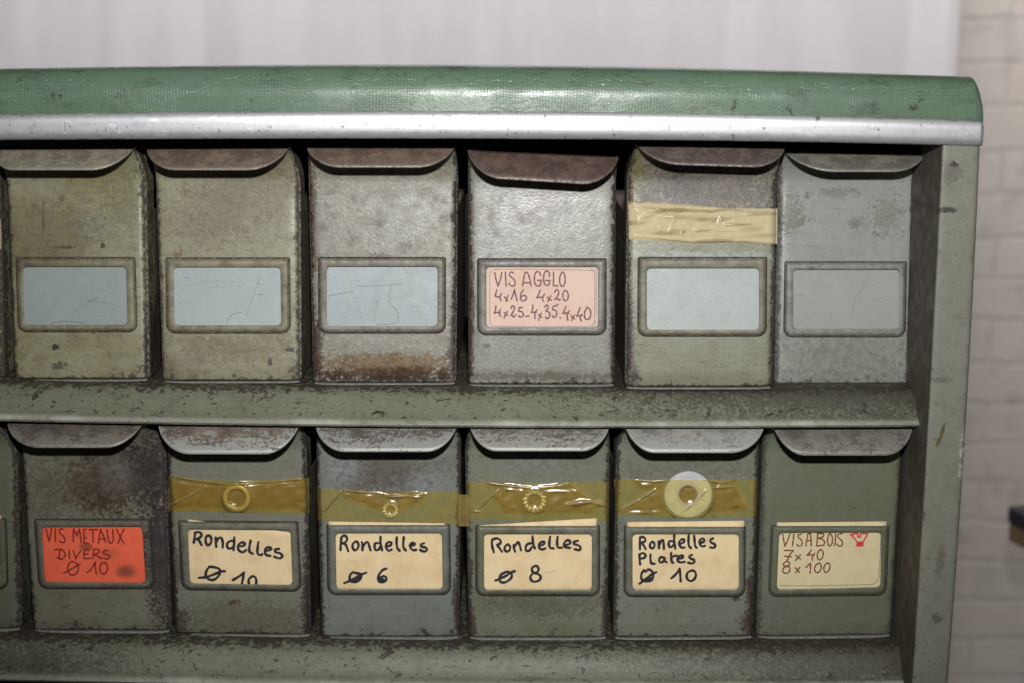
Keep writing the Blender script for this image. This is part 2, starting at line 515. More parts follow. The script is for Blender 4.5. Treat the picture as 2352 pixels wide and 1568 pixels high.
# green laminate top with a soft bullnose front
gm = NT("green_laminate")
fx = gm.n("SeparateXYZ", {0: gm.co}, out=0)
wob1 = gm.noise(gm.map(), 70, 3, .5)
warp = gm.n("VectorMath", {0: gm.co, 1: gm.n("VectorMath", {0: gm.n("TexNoise", {"Vector": gm.co, "Scale": 160.0, "Detail": 2.0}, out=1), 1: (.0022, .0022, .0022)}, operation='MULTIPLY')}, operation='ADD')
sep = gm.t.nodes.new("ShaderNodeSeparateXYZ"); gm.t.links.new(warp, sep.inputs[0])
px_ = gm.math('SINE', gm.math('MULTIPLY', sep.outputs[0], 2 * math.pi / .0017))
yz = gm.math('ADD', sep.outputs[2], gm.math('MULTIPLY', sep.outputs[1], -1.0))
pz_ = gm.math('SINE', gm.math('MULTIPLY', yz, 2 * math.pi / .0014))
lines = gm.math('MAXIMUM', gm.sstep(px_, .55, .95), gm.sstep(pz_, .55, .95))
patch = gm.sstep(gm.noise(gm.map(scale=(.7, 1, 1)), 30, 4, .6), .40, .58)
patch2 = gm.noise(gm.map(scale=(.4, 1, 1)), 90, 6, .7)
gA = gm.noise(gm.map(scale=(.35, 1, 1), loc=(2, 2, 2)), 28, 5, .65)
gc = gm.mix(gm.sstep(gA, .38, .62), (.112, .178, .112), (.106, .165, .118))
gc = gm.mix(gm.math('MULTIPLY', lines, gm.math('MULTIPLY', patch, gm.sstep(patch2, .38, .62, .05, .5))), gc, (.022, .050, .032))
gc = gm.mix(gm.sstep(patch2, .54, .70, 0, .8), gc, (.045, .062, .035))
gc = gm.mix(gm.math('MULTIPLY', gm.attr("edge"), gm.sstep(patch2, .36, .6, .1, .8)), gc, (.05, .075, .035))
gc = gm.mix(gm.sstep(gm.noise(gm.map(loc=(5, 1, 1)), 85, 5, .7), .62, .70, 0, .85), gc, (.025, .022, .018))
g_h = gm.math('SUBTRACT', gm.math('MULTIPLY', gm.noise(gm.map(), 500, 3), .35), gm.math('MULTIPLY', lines, patch))
g_mat = gm.surf(gm.principled(Base_Color=gc, Roughness=gm.sstep(patch2, .3, .7, .23, .42),
                              Normal=gm.bump(g_h, .42, .0005)))
tb = MB()
rows, ee = [], []
ENDP = 2262
NB = 16
TOPD = 0.26
for px in list(np.linspace(-330, 2215, 80)) + list(np.linspace(2217, ENDP, 26)):
    zr = at(px, ex(rail_hi, px), YP).z + .0002
    zt = at(px, ex(top_hi, px), YP + .012).z
    h = zt - zr
    x = at(px, 260, YP).x
    xe = at(ENDP, 260, YP).x
    d_end = xe - x
    drop = 0.0
    inset = 0.0
    Rc = .0062
    if d_end < Rc:
        q = 1 - d_end / Rc
        drop = (h - .004) * (1 - math.sqrt(max(0, 1 - q * q))) * .95
        inset = .002 * q * q
    r, e = [], []
    r.append(Vector((x, YP + inset + .004, zr - .0125))); e.append(.2)
    r.append(Vector((x, YP - .0003 + inset, zr - .012))); e.append(.2)
    flat = .32
    hh = h - drop
    for k in range(3):
        r.append(Vector((x, YP + inset, zr + hh * flat * k / 3))); e.append(.35 if k == 0 else .05)
    for k in range(NB + 1):
        s = math.sin(math.pi / 2 * k / NB)
        y = YP + inset + .013 * (1 - math.cos(math.pi / 2 * k / NB))
        z = zr + hh * (flat + (1 - flat) * s)
        r.append(Vector((x, y, z))); e.append(.75 * smooth((s - .80) / .2))
    for yb in (0.0, .1, TOPD):
        r.append(Vector((x, yb, zr + hh - (.0002 if yb else 0)))); e.append(.05)
    r.append(Vector((x, TOPD, zr - .004))); e.append(0)
    rows.append(r); ee.append(e)
tb.grid(rows, e=ee)
ids = [tb.vert(p) for p in rows[-1]]
tb.face(ids)
ids = [tb.vert(p) for p in rows[0]]
tb.face(ids[::-1])
tb.build("laminate_top", g_mat, cab, CO, angle=50)

# right post: a steel side folded forward round a rounded outer edge
po = [(2253, 335), (2249, 476), (2240, 660), (2230, 840), (2224, 927), (2215, 1085), (2201, 1248), (2191, 1425), (2181, 1568)]
pi_ = [(2165, 335), (2160, 476), (2150, 660), (2140, 840), (2133, 960), (2121, 1184), (2108, 1370), (2097, 1568)]
fo = np.polyfit([b for a, b in po], [a for a, b in po], 2)
fi = np.polyfit([b for a, b in pi_], [a for a, b in pi_], 2)
pb = MB()
rows, ee = [], []
zlist = []
for py in list(np.linspace(288, 1640, 31)):
    a = at(float(np.polyval(fi, py)), py, YP)
    b = at(float(np.polyval(fo, py)), py, YP)
    zlist.append((a.z, a.x, b.x))
zlist.append((-1.10, zlist[-1][1] - .004, zlist[-1][2] - .004))
for z, xi, xo in zlist:
    r = [Vector((xi, .26, z)), Vector((xi, .05, z)), Vector((xi, YP + .0016, z))]
    e = [.4, .5, .2]
    for k in range(5):
        an = math.pi / 2 * k / 4
        r.append(Vector((xi + .0012 * (1 - math.cos(an)), YP + .0012 * (1 - math.sin(an)), z))); e.append(.45)
    for k in range(1, 6):
        r.append(Vector((lerp(xi + .0012, xo - .0035, k / 6), YP, z))); e.append(.1)
    for k in range(7):
        an = math.pi / 2 * k / 6
        r.append(Vector((xo - .0035 * (1 - math.sin(an)), YP + .0035 * (1 - math.cos(an)), z))); e.append(.30 + .06 * k)
    r += [Vector((xo, .05, z)), Vector((xo, .26, z))]; e += [.4, .2]
    rows.append(r); ee.append(e)
pb.grid(rows, e=ee, flip=True)
pb.extra = {"grime": [(.72 if (k % len(rows[0])) < 3 else 0.0) for k in range(len(pb.v))]}  # inner face coloured darker and rougher than the front
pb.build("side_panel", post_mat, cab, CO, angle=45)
PXI, PXO = rows[5][2].x, rows[5][-1].x
# the brown gouge and the bright chipped edge on the post
chip = MB()
def on_post(px, py, off): return at(px, py, YP - off)
def blot(mb, pts, off):
    ids = [mb.vert(on_post(x, y, off)) for x, y in pts]
    mb.face(ids[::-1])
blot(chip, [(2149, 1024), (2152, 1010), (2158, 1000), (2161, 985), (2166, 975), (2172, 968), (2171, 978), (2169, 990), (2164, 1004), (2158, 1018), (2152, 1026)], .00012)
chip.build("paint_gouge", plain("bare_brown_primer", (.12, .085, .032), .8, scale=300), cab, CO)

# left side (outside the picture), back, floor plates and bays
lb = MB(); lb.box((XL - .022, YP, -1.10), (XL, .26, .135))
lb.build("side_panel", post_mat, cab, CO, bevel=.002)
bb = MB(); bb.box((XL - .02, .2605, -1.10), (PXO - .001, .270, .152))
bb.build("back_panel", dark_mat, cab, CO)

# shelves with a sloping lipped front
def shelf(bead_pts, seat_py, name):
    fn = curve(bead_pts, 3)
    HS = at(1200, seat_py, 0).z - .0021 - at(1200, fn(1200), -.0254).z
    kz = HS / .0264
    mb = MB(); rows, ee = [], []
    xs = list(np.linspace(-330, 2108, 70)) + list(np.linspace(2110, bead_pts[-1][0], 12))
    prof = [(.245, .0), (.10, .0), (.02, .0), (-.006, -.0002), (-.0105, -.0010), (-.0130, -.0026), (-.0150, -.0052), (-.0175, -.0100),
            (-.0203, -.0155), (-.0225, -.0195), (-.0238, -.0212), (-.0254, -.0222), (-.0268, -.0232), (-.0273, -.0246), (-.0268, -.0258), (-.0254, -.0264), (-.0236, -.0260), (-.0228, -.0245)]
    pe = [.75, .75, .85, .85, .80, .62, .40, .26, .18, .14, .12, .10, .10, .12, .7, .8, .9, .9]
    bead_glint = [0, 0, 0, 0, 0, 0, 0, 0, 0, 0, .1, .5, 1, .8, .2, 0, 0, 0]  # profile weights of the highlight painted on the bead
    xend = bead_pts[-1][0]
    for px in xs:
        p = at(px, fn(px) if px >= 0 else fn(0) + (fn(0) - fn(100)) / 100 * (-px), -.0254)
        base = p.z + HS
        d_end = (xend - px) / 30.0
        r = []
        for (y, z) in prof:
            # the end of the shelf front is cut back and rounded
            yy, zz = y, z * kz
            if d_end < 1:
                q = (1 - max(0, d_end))
                if y < -.006:
                    yy = y + .004 * q ** 3
                    zz = z * kz - .0006 * q ** 3
            r.append(Vector((p.x if y < .0 else min(p.x, PXI - .0015), yy, base + zz)))
        rows.append(r)
        k = smooth((px - (xend - 16)) / 16) if px > xend - 16 else 0
        ee.append([max(v, .75 * k) for v in pe])
    # slanting end: the back of the end sits a little left of the bead
    for q in range(-8, 0):
        for i, (y, z) in enumerate(prof):
            if y > -.02:
                rows[q][i].x -= .0022 * (1 - min(1, max(0, -y / .02))) * ((q + 9) / 8)
    mb.grid(rows, e=ee, flip=True)
    mb.extra = {"bead_glint": [bead_glint[k % len(bead_glint)] for k in range(len(mb.v))]}
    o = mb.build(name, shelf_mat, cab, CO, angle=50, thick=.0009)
    return rows
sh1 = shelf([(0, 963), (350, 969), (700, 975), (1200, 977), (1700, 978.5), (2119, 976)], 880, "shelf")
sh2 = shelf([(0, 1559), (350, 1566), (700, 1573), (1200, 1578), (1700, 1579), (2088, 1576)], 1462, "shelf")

# ------------------------------------------------------------------ drawers
GREEN = (.262, .252, .168); OLIVE = (.205, .190, .095); GREY = (.235, .245, .215); BLUEG = (.185, .205, .195); DGREEN = (.145, .155, .098)
RUST = (.085, .045, .022); PURP = (.075, .055, .052); DARKB = (.035, .026, .022)
backing_cols = {}

def rrect(quad, radii, inset=0.0, n=6):
    "rounded quadrilateral in picture places, quad = TL TR BR BL"
    q = [np.array(p, float) for p in quad]
    W = (np.linalg.norm(q[1] - q[0]) + np.linalg.norm(q[2] - q[3])) / 2
    H = (np.linalg.norm(q[3] - q[0]) + np.linalg.norm(q[2] - q[1])) / 2
    def m(x, y):
        u, v = x / W, y / H
        return (q[0] * (1 - u) + q[1] * u) * (1 - v) + (q[3] * (1 - u) + q[2] * u) * v
    out = []
    cs = [(0, 0, 180), (W, 0, 270), (W, H, 0), (0, H, 90)]
    for (cx, cy, a0), r in zip(cs, radii):
        r = max(.6, r - inset)
        ix = inset + r if cx == 0 else W - inset - r
        iy = inset + r if cy == 0 else H - inset - r
        for k in range(n + 1):
            a = math.radians(a0 + 90 * k / n)
            out.append(m(ix + r * math.cos(a), iy + r * math.sin(a)))
    return out

class Drawer:
    pass

def rect(x0, y0, x1, y1, dx=0):
    return [(x0, y0), (x1, y0), (x1 + dx, y1), (x0 + dx, y1)]

def make_drawer(TL, TR, BR, BL, lid, frame, opening, y0, lean, flare, lipf, label, mat, lipmat, seed, backmat, scratches=None, scr_hw=.8, gr=.66):
    d = Drawer()
    d.y0, d.lean = y0, lean
    bl, br = at(*BL, y0), at(*BR, y0)
    tl, tr = at(*TL, y0 + lean), at(*TR, y0 + lean)
    d.zb, d.zk = (bl.z + br.z) / 2, (tl.z + tr.z) / 2
    yk = y0 + lean
    fl_, fr_ = at(*lid[0], yk - flare), at(*lid[1], yk - flare)
    o = Vector(((bl.x + br.x) / 2, y0, d.zb))
    d.o = o
    root = empty("drawer", o)
    tag(root, label, "drawer", "small steel drawers in the cabinet")
    d.root = root
    def yf(z):
        s = (z - d.zb) / (d.zk - d.zb)
        return y0 + lean * min(1.0, s)
    R = .0042
    def xlim(z):
        s = (z - d.zb) / (d.zk - d.zb)
        return lerp(bl.x, tl.x, s), lerp(br.x, tr.x, s)
    def surf_y(x, z):
        xl, xr_ = xlim(z)
        y = yf(z)
        dd = min(x - xl, xr_ - x)
        if dd < R:
            dd = max(dd, 0.0)
            y += R - math.sqrt(max(0, R * R - (R - dd) ** 2))
        return y
    d.xlim = xlim
    def place(px, py, off, fillet=False):
        y = y0
        for _ in range(4):
            p = at(px, py, y)
            y = (surf_y(p.x, p.z) if fillet else yf(p.z)) - off
        return at(px, py, y)
    d.place = place
    # front panel
    mb = MB()
    rows, ee = [], []
    NM, NF, NC = 12, 9, 20
    zt_l, zt_r = fl_.z, fr_.z
    def section(zl, zr, xl, xr_, y, r, e0):
        row, er = [], []
        zm = lambda x: lerp(zl, zr, (x - xl) / (xr_ - xl))
        row.append(Vector((xl, y + .022, zl))); er.append(.55)
        for k in range(6):
            a = math.pi / 2 * k / 5
            x = xl + r * (1 - math.cos(a)); row.append(Vector((x, y + r * (1 - math.sin(a)), zm(x)))); er.append([1.0, 1.0, .95, .80, .56, .36][k])
        for k in range(1, NC):
            x = lerp(xl + r, xr_ - r, k / NC)
            row.append(Vector((x, y, zm(x))))
            dd = min(k, NC - k)
            er.append(.17 if dd == 1 else 0.0)
        for k in range(6):
            a = math.pi / 2 * (1 - k / 5)
            x = xr_ - r * (1 - math.cos(a)); row.append(Vector((x, y + r * (1 - math.sin(a)), zm(x)))); er.append([.36, .56, .80, .95, 1.0, 1.0][k])
        row.append(Vector((xr_, y + .022, zr))); er.append(.55)
        er = [max(v, e0) for v in er]
        return row, er
    r0, e0 = section(bl.z - .0004, br.z - .0004, bl.x + .0006, br.x - .0006, y0 + .0022, R, .9)
    rows.append(r0); ee.append(e0)
    r0, e0 = section(bl.z + .0002, br.z + .0002, bl.x + .0002, br.x - .0002, y0 + .0007, R, .8)
    rows.append(r0); ee.append(e0)
    for i in range(NM + 1):
        s = i / NM
        s0 = max(s, .012)
        r_, e_ = section(lerp(bl.z, tl.z, s0), lerp(br.z, tr.z, s0), lerp(bl.x, tl.x, s0), lerp(br.x, tr.x, s0), y0 + lean * s0, R, .6 if i == 0 else (.12 if i == 1 else 0))
        rows.append(r_); ee.append(e_)
    for i in range(1, NF + 1):
        s = i / NF
        k = smooth(s)
        r_, e_ = section(lerp(tl.z, zt_l, s), lerp(tr.z, zt_r, s), lerp(tl.x, fl_.x, k), lerp(tr.x, fr_.x, k),
                         yk - flare * s ** 2.2, lerp(R, .0015, s), .35 * s)
        rows.append(r_); ee.append(e_)
    mb.grid(rows, e=ee)
    mb.build("front_panel", mat, root, o, angle=60)
    # pull lip: folded over the top edge, hanging forward
    yt = yk - flare - lipf
    Tl, Tr = at(*lid[2], yt), at(*lid[3], yt)
    mb = MB(); rows, ee = [], []
    cols = []
    Fl, Fr = fl_.copy(), fr_.copy()
    for k in range(15):
        ph = math.pi / 2 * k / 14
        fx = .80 * (1 - math.cos(ph)) + .20 * k / 14
        cols.append((fx * .98, None, 'l', math.sin(ph)))
    for k in range(1, 12):
        cols.append((k / 12, None, 'm', 1.0))
    for k in range(15):
        ph = math.pi / 2 * (1 - k / 14)
        fx = .80 * (1 - math.cos(ph)) + .20 * (1 - k / 14)
        cols.append((fx * .98, None, 'r', math.sin(ph)))
    NR = 8
    rows = [[] for _ in range(NR + 1)]; ee = [[] for _ in range(NR + 1)]
    zc_l, zc_r = Fl.z, Fr.z
    for (fx, _, kind, drop) in cols:
        if kind == 'l':
            tipx = lerp(Fl.x, Tl.x, fx); u = (tipx - Fl.x) / (Fr.x - Fl.x)
        elif kind == 'r':
            tipx = lerp(Fr.x, Tr.x, fx); u = (tipx - Fl.x) / (Fr.x - Fl.x)
        else:
            tipx = lerp(Tl.x, Tr.x, fx); u = (tipx - Fl.x) / (Fr.x - Fl.x)
        top = Fl.lerp(Fr, u)
        tipz = lerp(Tl.z, Tr.z, max(0, min(1, (tipx - Tl.x) / (Tr.x - Tl.x))))
        for i in range(NR + 1):
            s = i / NR * drop
            bulge = .0016 * 4 * s * (1 - s) * .5
            rows[i].append(Vector((tipx, lerp(top.y, yt, s) - bulge * .5, lerp(top.z, tipz, s) + bulge)))
            ee[i].append(i / NR if drop > .03 else .9)
    mb.grid(rows, e=ee, flip=True)
    mb.build("pull_lip", lipmat, root, o, angle=60, thick=.0010)
    # steel bin behind the front
    mb = MB()
    t = .0008
    xl, xr_ = bl.x + .001, br.x - .001
    zs = d.zb + .098
    yb = y0 + .215
    mb.box((xl, y0 + .0222, d.zb), (xl + t, yb, zs))
    mb.box((xr_ - t, y0 + .0222, d.zb), (xr_, yb, zs))
    mb.box((xl + t, yb - t, d.zb), (xr_ - t, yb, zs))
    mb.box((xl + t, y0 + .004, d.zb), (xr_ - t, yb - t, d.zb + t))
    mb.extra = {"grime": [1.1] * len(mb.v)}  # bins blackened: shade of the gaps is put into the colour
    mb.build("bin", mat, root, o)
    # thin worn rim of the bottom plate
    mb = MB()
    rows = []
    for k in range(13):
        u = k / 12
        x = lerp(bl.x + .0012, br.x - .0012, u)
        z = lerp(bl.z, br.z, u) - .0004
        c = .0025 * (abs(2 * u - 1) ** 14)
        rows.append([Vector((x, y0 + .012, z - .0014)), Vector((x, y0 - .0006 + c, z - .0016)), Vector((x, y0 - .0012 + c, z - .0011)), Vector((x, y0 - .0006 + c, z - .0005)), Vector((x, y0 + .003 + c, z - .0005))])
    mb.grid(rows, e=[[.6, .8, 1, 1, .9]] * 13, flip=True)
    mb.build("bottom_rim", RIM_MAT, root, o, angle=70)
    # label holder
    rad_o = (2.5, 2.5, 19, 19); rad_i = (9, 9, 11, 11)
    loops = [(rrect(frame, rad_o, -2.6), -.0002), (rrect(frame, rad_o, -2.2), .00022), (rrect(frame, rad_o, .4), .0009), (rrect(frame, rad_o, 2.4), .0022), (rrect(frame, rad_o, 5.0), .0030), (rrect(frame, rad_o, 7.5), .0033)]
    oi = rrect(opening, rad_i, 0)
    mid = [(a * .5 + b * .5) for a, b in zip(loops[5][0], oi)]
    loops += [(mid, .0032), (rrect(opening, rad_i, -1.2), .0031), (oi, .0029), (oi, .0014)]
    mb = MB()
    rows = [[place(p[0], p[1], off) for p in lp] for lp, off in loops]
    ev = [1.8, 1.8, 1.1, .15, .08, .05, .05, .15, .5, 1.6]  # dark outline loops: groove dirt plus a painted-in shadow line
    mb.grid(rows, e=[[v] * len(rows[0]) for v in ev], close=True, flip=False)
    # upper edge is open: a short wall closes it visually down to the panel
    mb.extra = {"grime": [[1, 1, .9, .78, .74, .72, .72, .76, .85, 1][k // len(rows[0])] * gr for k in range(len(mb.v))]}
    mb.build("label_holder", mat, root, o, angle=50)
    # clean paint inside the holder
    mb = MB()
    bq = rrect(opening, rad_i, -3.0)
    n = 10
    tlq, trq, brq, blq = [np.array(p, float) for p in opening]
    g, ge = [], []
    for i in range(n + 1):
        rr, er = [], []
        for j in range(n + 1):
            u, v = lerp(-.03, 1.03, j / n), lerp(-.05, 1.05, i / n)
            p = (tlq * (1 - u) + trq * u) * (1 - v) + (blq * (1 - u) + brq * u) * v
            rr.append(place(p[0], p[1], .00025)); er.append(.45 if (j in (0, n) or i in (0, n)) else 0)
        g.append(rr); ge.append(er)
    mb.grid(g, e=ge, flip=True)
    if scratches:
        rg = random.Random(seed * 7)
        for k, s in enumerate(scratches):
            add_ribbon(mb, s, scr_hw * rg.uniform(.2, .7), place, .00033 + .000004 * k, rg, m=1, wob=.45)
    mb.build("label_backing", [backmat, SCR_MAT], root, o, angle=60)
    d.opening, d.frame = opening, frame
    return d

SCR_MAT = plain("scratch_dark", (.175, .16, .15), .7, scale=400, var=.5)
RIM_MAT = paint("rim_steel", (.22, .21, .19), (.15, .14, .12), 4.4, dirt_amt=.5, edge_amt=0.2, edge_col=(.30, .29, .27), rough=.38)

def loc_spots(o, items):
    out = []
    for (px, py, rx, ry, col, stg, soft) in items:
        p = at(px, py, 0)
        out.append((p.x - o[0], p.z - o[1], rx * .00026, ry * .00026, col, stg, soft))
    return out

def mid_o(BL, BR, y0):
    a, b = at(*BL, y0), at(*BR, y0)
    return ((a.x + b.x) / 2, (a.z + b.z) / 2)

def dmat(name, spec, BL, BR, y0, seed):
    kw = dict(spec)
    spots = loc_spots(mid_o(BL, BR, y0), kw.pop('spots', []))
    return paint(name, kw.pop('base'), kw.pop('alt'), seed, spots=spots, **kw)

def back_mat(name, col, seed, dirt_amt=.08):
    return paint(name, col, tuple(c * .93 for c in col), seed, dirt_amt=dirt_amt, fleck=.15, edge_amt=.5, edge_col=tuple(c * .5 for c in col), rough=.45, streak=.05, light=.05, hammer=.18, chips=0, mott=.15)

UP_LEAN, UP_FL, UP_LF = .0098, .015, .017
LO_LEAN, LO_FL, LO_LF = .0010, .017, .016

D = {}
def add(key, label, spec, TL, TR, BR, BL, lid, frame, opening, y0, lip, back, seed, upper, scr=None, hw=.8):
    m = dmat("worn_paint_" + key, spec, BL, BR, y0, seed)
    lm = lip_metal("lip_steel_" + key, *lip[:2], seed, lip[2])
    bm = back_mat("clean_paint_" + key, back, seed + .5)
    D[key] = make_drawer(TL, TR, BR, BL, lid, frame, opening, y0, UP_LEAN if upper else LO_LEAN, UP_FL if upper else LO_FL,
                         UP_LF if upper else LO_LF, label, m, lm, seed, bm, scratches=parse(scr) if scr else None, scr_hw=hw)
    return D[key]

def cx(ox, oy, zoom):
    return lambda x, y: ((ox + x / zoom) * K, (oy + y / zoom) * K)
def scr_conv(txt, f):
    return ';'.join(' '.join('%f,%f' % f(*p) for p in s) for s in parse(txt))
c1 = cx(0, 440, 1924 / 1080); c2 = cx(1000, 440, 1996 / 1120); c3 = cx(2050, 440, 2183 / 1406)

BARE = (.40, .39, .37)
# upper row, from the left
add("uz", "grey-green upper row drawer with yellow tape, cut off by the left edge",
    dict(base=GREEN, alt=OLIVE, dirt_amt=.4), (-318, 420), (-4, 420), (6, 866), (-300, 866),
    [(-350, 341), (-30, 341), (-300, 391), (-120, 391)], rect(-290, 592, -20, 762, 8), rect(-272, 612, -36, 746, 6), 0.0, ((.10, .085, .06), BARE, .3), (.26, .29, .285), 11.0, True)
add("ua", "olive stained drawer in the upper row with crossed scratches in its empty holder",
    dict(base=GREEN, alt=OLIVE, dirt_amt=.55, dirt=(.085, .07, .045), edge_amt=.8, metal_edge=.6,
         spots=[(285, 470, 60, 60, (.15, .14, .05), .55, 1.6), (200, 520, 40, 25, GREY, .5, 1.5), (120, 560, 90, 70, (.12, .105, .06), .4, 1.6), (336, 800, 6, 90, DARKB, .9, .8), (125, 795, 8, 6, DARKB, .9, .6), (135, 838, 16, 9, (.07, .06, .05), .8, .7), (230, 568, 6, 5, DARKB, .9, .5),
                (90, 508, 2.2, 32, PURP, .7, .8), (140, 572, 26, 3, PURP, .7, .8)]),
    (12, 425), (333, 425), (341, 868), (30, 868), [(-12, 340), (308, 339), (30, 390), (205, 390)], rect(38, 593, 309, 762, 5), rect(53, 613, 290, 747, 3), 0.0,
    ((.15, .13, .10), (.25, .25, .20), .55), (.275, .318, .312), 1.0, True,
    scr_conv("432,1105 480,1070 545,1030 590,1005;450,1015 560,1030 690,1050;640,905 660,900 655,935 630,970;365,1050 380,1085;300,1165 400,1150 500,1160", c1), 1.3)
add("ub", "brown speckled drawer in the upper row with an orange chip above its empty holder",
    dict(base=GREEN, alt=(.20, .185, .125), dirt_amt=.75, dirt=(.12, .09, .055), edge_amt=.75, metal_edge=.8,
         spots=[(520, 480, 110, 60, (.15, .12, .075), .5, 1.6), (404, 590, 9, 3.5, (.20, .10, .05), .8, .8), (410, 580, 3, 6, (.19, .11, .06), .7, .8), (668, 803, 9, 7, DARKB, .9, .6), (620, 830, 4, 8, DARKB, .8, .6), (540, 800, 90, 25, (.15, .11, .05), .45, 1.6)]),
    (355, 420), (688, 420), (691, 872), (371, 872), [(338, 341), (664, 338), (405, 390), (565, 390)], rect(382, 594, 664, 765, 2), rect(399, 614, 644, 748, 2), 0.0,
    ((.105, .078, .058), (.17, .145, .12), .35), (.355, .415, .415), 2.0, True,
    scr_conv("1090,950 1200,915 1330,905;1110,888 1145,886;1260,948 1305,946;1565,870 1530,980 1478,1120;1380,905 1410,912;1555,990 1595,990;1360,1160 1400,1110 1460,1095;1545,925 1580,928", c1), .8)
add("uc", "drawer in the upper row with orange rust along its lower edge",
    dict(base=(.225, .222, .175), alt=(.235, .235, .205), dirt_amt=.70, dirt=(.13, .095, .07), edge_amt=.95, metal_edge=.6, light=.45,
         spots=[(890, 836, 165, 25, (.150, .082, .024), .92, 1.4), (900, 826, 95, 9, (.17, .10, .03), .8, 1.4), (885, 857, 185, 13, (.075, .040, .016), .95, 1.2), (725, 800, 14, 70, (.06, .035, .025), .85, 1.0), (712, 500, 12, 120, (.11, .07, .035), .7, 1.2), (905, 868, 180, 6, DARKB, .8, .8), (1040, 800, 12, 80, PURP, .8, 1.0), (870, 590, 30, 5, (.10, .06, .05), .7, .8),
                (757, 516, 7, 7, (.19, .185, .15), .7, .5), (880, 513, 7, 8, (.17, .165, .13), .7, .5), (1012, 515, 8, 11, (.17, .165, .13), .8, .5), (838, 552, 5, 20, (.36, .355, .33), .7, .6)]),
    (707, 420), (1051, 420), (1048, 876), (717, 876), [(703.5, 334), (1045, 336), (784, 384), (956, 384)], rect(733, 593, 1022, 765), rect(750.5, 612.6, 1005, 750), 0.0,
    ((.098, .068, .052), (.19, .158, .135), .5), (.345, .392, .405), 3.0, True,
    scr_conv("300,840 330,950 390,1105;190,1000 260,985 340,970;370,940 520,935 640,925;570,940 560,1030 610,1100 600,1160 480,1170;690,1065 745,1058;360,905 382,908;320,980 345,978;375,1130 395,1125;485,1030 470,1165", c2), .7)
add("ud", "drawer in the upper row with tilted lip and peach card VIS AGGLO",
    dict(base=(.225, .225, .19), alt=(.25, .25, .23), dirt=(.125, .10, .085), edge_amt=.9, light=.3, hammer=.22, rough=.32, dirt_amt=.62,
         spots=[(1240, 480, 70, 30, (.15, .125, .115), .5, 1.6), (1110, 490, 30, 30, (.12, .11, .07), .5, 1.4), (1117, 794, 9, 6, (.08, .07, .06), .7, .35), (1082, 700, 7, 150, (.09, .07, .06), .75, 1.0), (1408, 720, 6, 160, (.09, .07, .065), .7, 1.0), (1250, 862, 160, 8, (.10, .075, .05), .5, 1.2)]),
    (1074, 420), (1416, 420), (1413, 880), (1075, 880), [(1074, 344.5), (1421, 360.5), (1158, 411), (1337, 422)], rect(1098, 596, 1391, 769), rect(1117, 613.3, 1373.8, 753), -.001,
    ((.066, .043, .036), (.15, .115, .10), .45), (.34, .36, .36), 4.0, True)
add("ue", "drawer in the upper row with wrinkled cream tape above a clean pale blue holder",
    dict(base=(.225, .23, .165), alt=(.195, .185, .125), dirt_amt=.45, dirt=(.11, .085, .065), edge_amt=.85, metal_edge=.5,
         spots=[(1625, 425, 190, 70, (.115, .092, .080), .85, 1.5), (1560, 430, 40, 35, (.07, .055, .055), .5, 1.5), (1610, 585, 180, 7, (.33, .36, .34), .7, 1.0), (1455, 380, 20, 60, (.15, .14, .05), .7, 1.2), (1445, 770, 10, 90, PURP, .9, 1.0), (1450, 850, 14, 30, PURP, .85, .9), (1770, 780, 8, 90, (.10, .07, .06), .8, 1.0)]),
    (1441, 420), (1786, 420), (1775, 886), (1436, 886), [(1461, 328), (1803, 337), (1570, 378), (1728, 383)], rect(1467, 593, 1760, 772, -1), rect(1486, 616, 1743.5, 758.3), -.010,
    ((.075, .058, .052), (.115, .095, .085), .35), (.385, .43, .415), 5.0, True, scr_conv("598,862 605,880", c3), 1.0)
add("uf", "smooth grey upper row drawer with tape marks, rightmost of that row",
    dict(base=(.235, .245, .225), alt=(.27, .275, .27), dirt_amt=.22, dirt=(.13, .125, .105), edge_amt=.6, hammer=.15, rough=.38, fleck=.4, light=.12,
         spots=[(1825, 500, 34, 40, (.17, .17, .125), .75, .35), (2055, 500, 36, 40, (.18, .175, .14), .6, .5), (1950, 815, 170, 90, (.195, .20, .145), .6, 1.6), (1980, 520, 22, 14, (.15, .145, .135), .6, 1.3), (1930, 450, 45, 10, (.14, .135, .125), .5, 1.2)]),
    (1788, 420), (2104, 420), (2091, 880), (1780, 880), [(1801, 345), (2123, 348.5), (1921, 394), (2048, 394)], rect(1804, 603, 2081, 773.6, -3), rect(1822, 619.4, 2066, 756), .008,
    ((.10, .095, .078), (.17, .165, .145), .5), (.30, .31, .295), 6.0, True, scr_conv("1370,735 1345,820 1295,880 1285,985;975,865 1035,870;1395,890 1440,882;1170,960 1172,985", c3), .8)

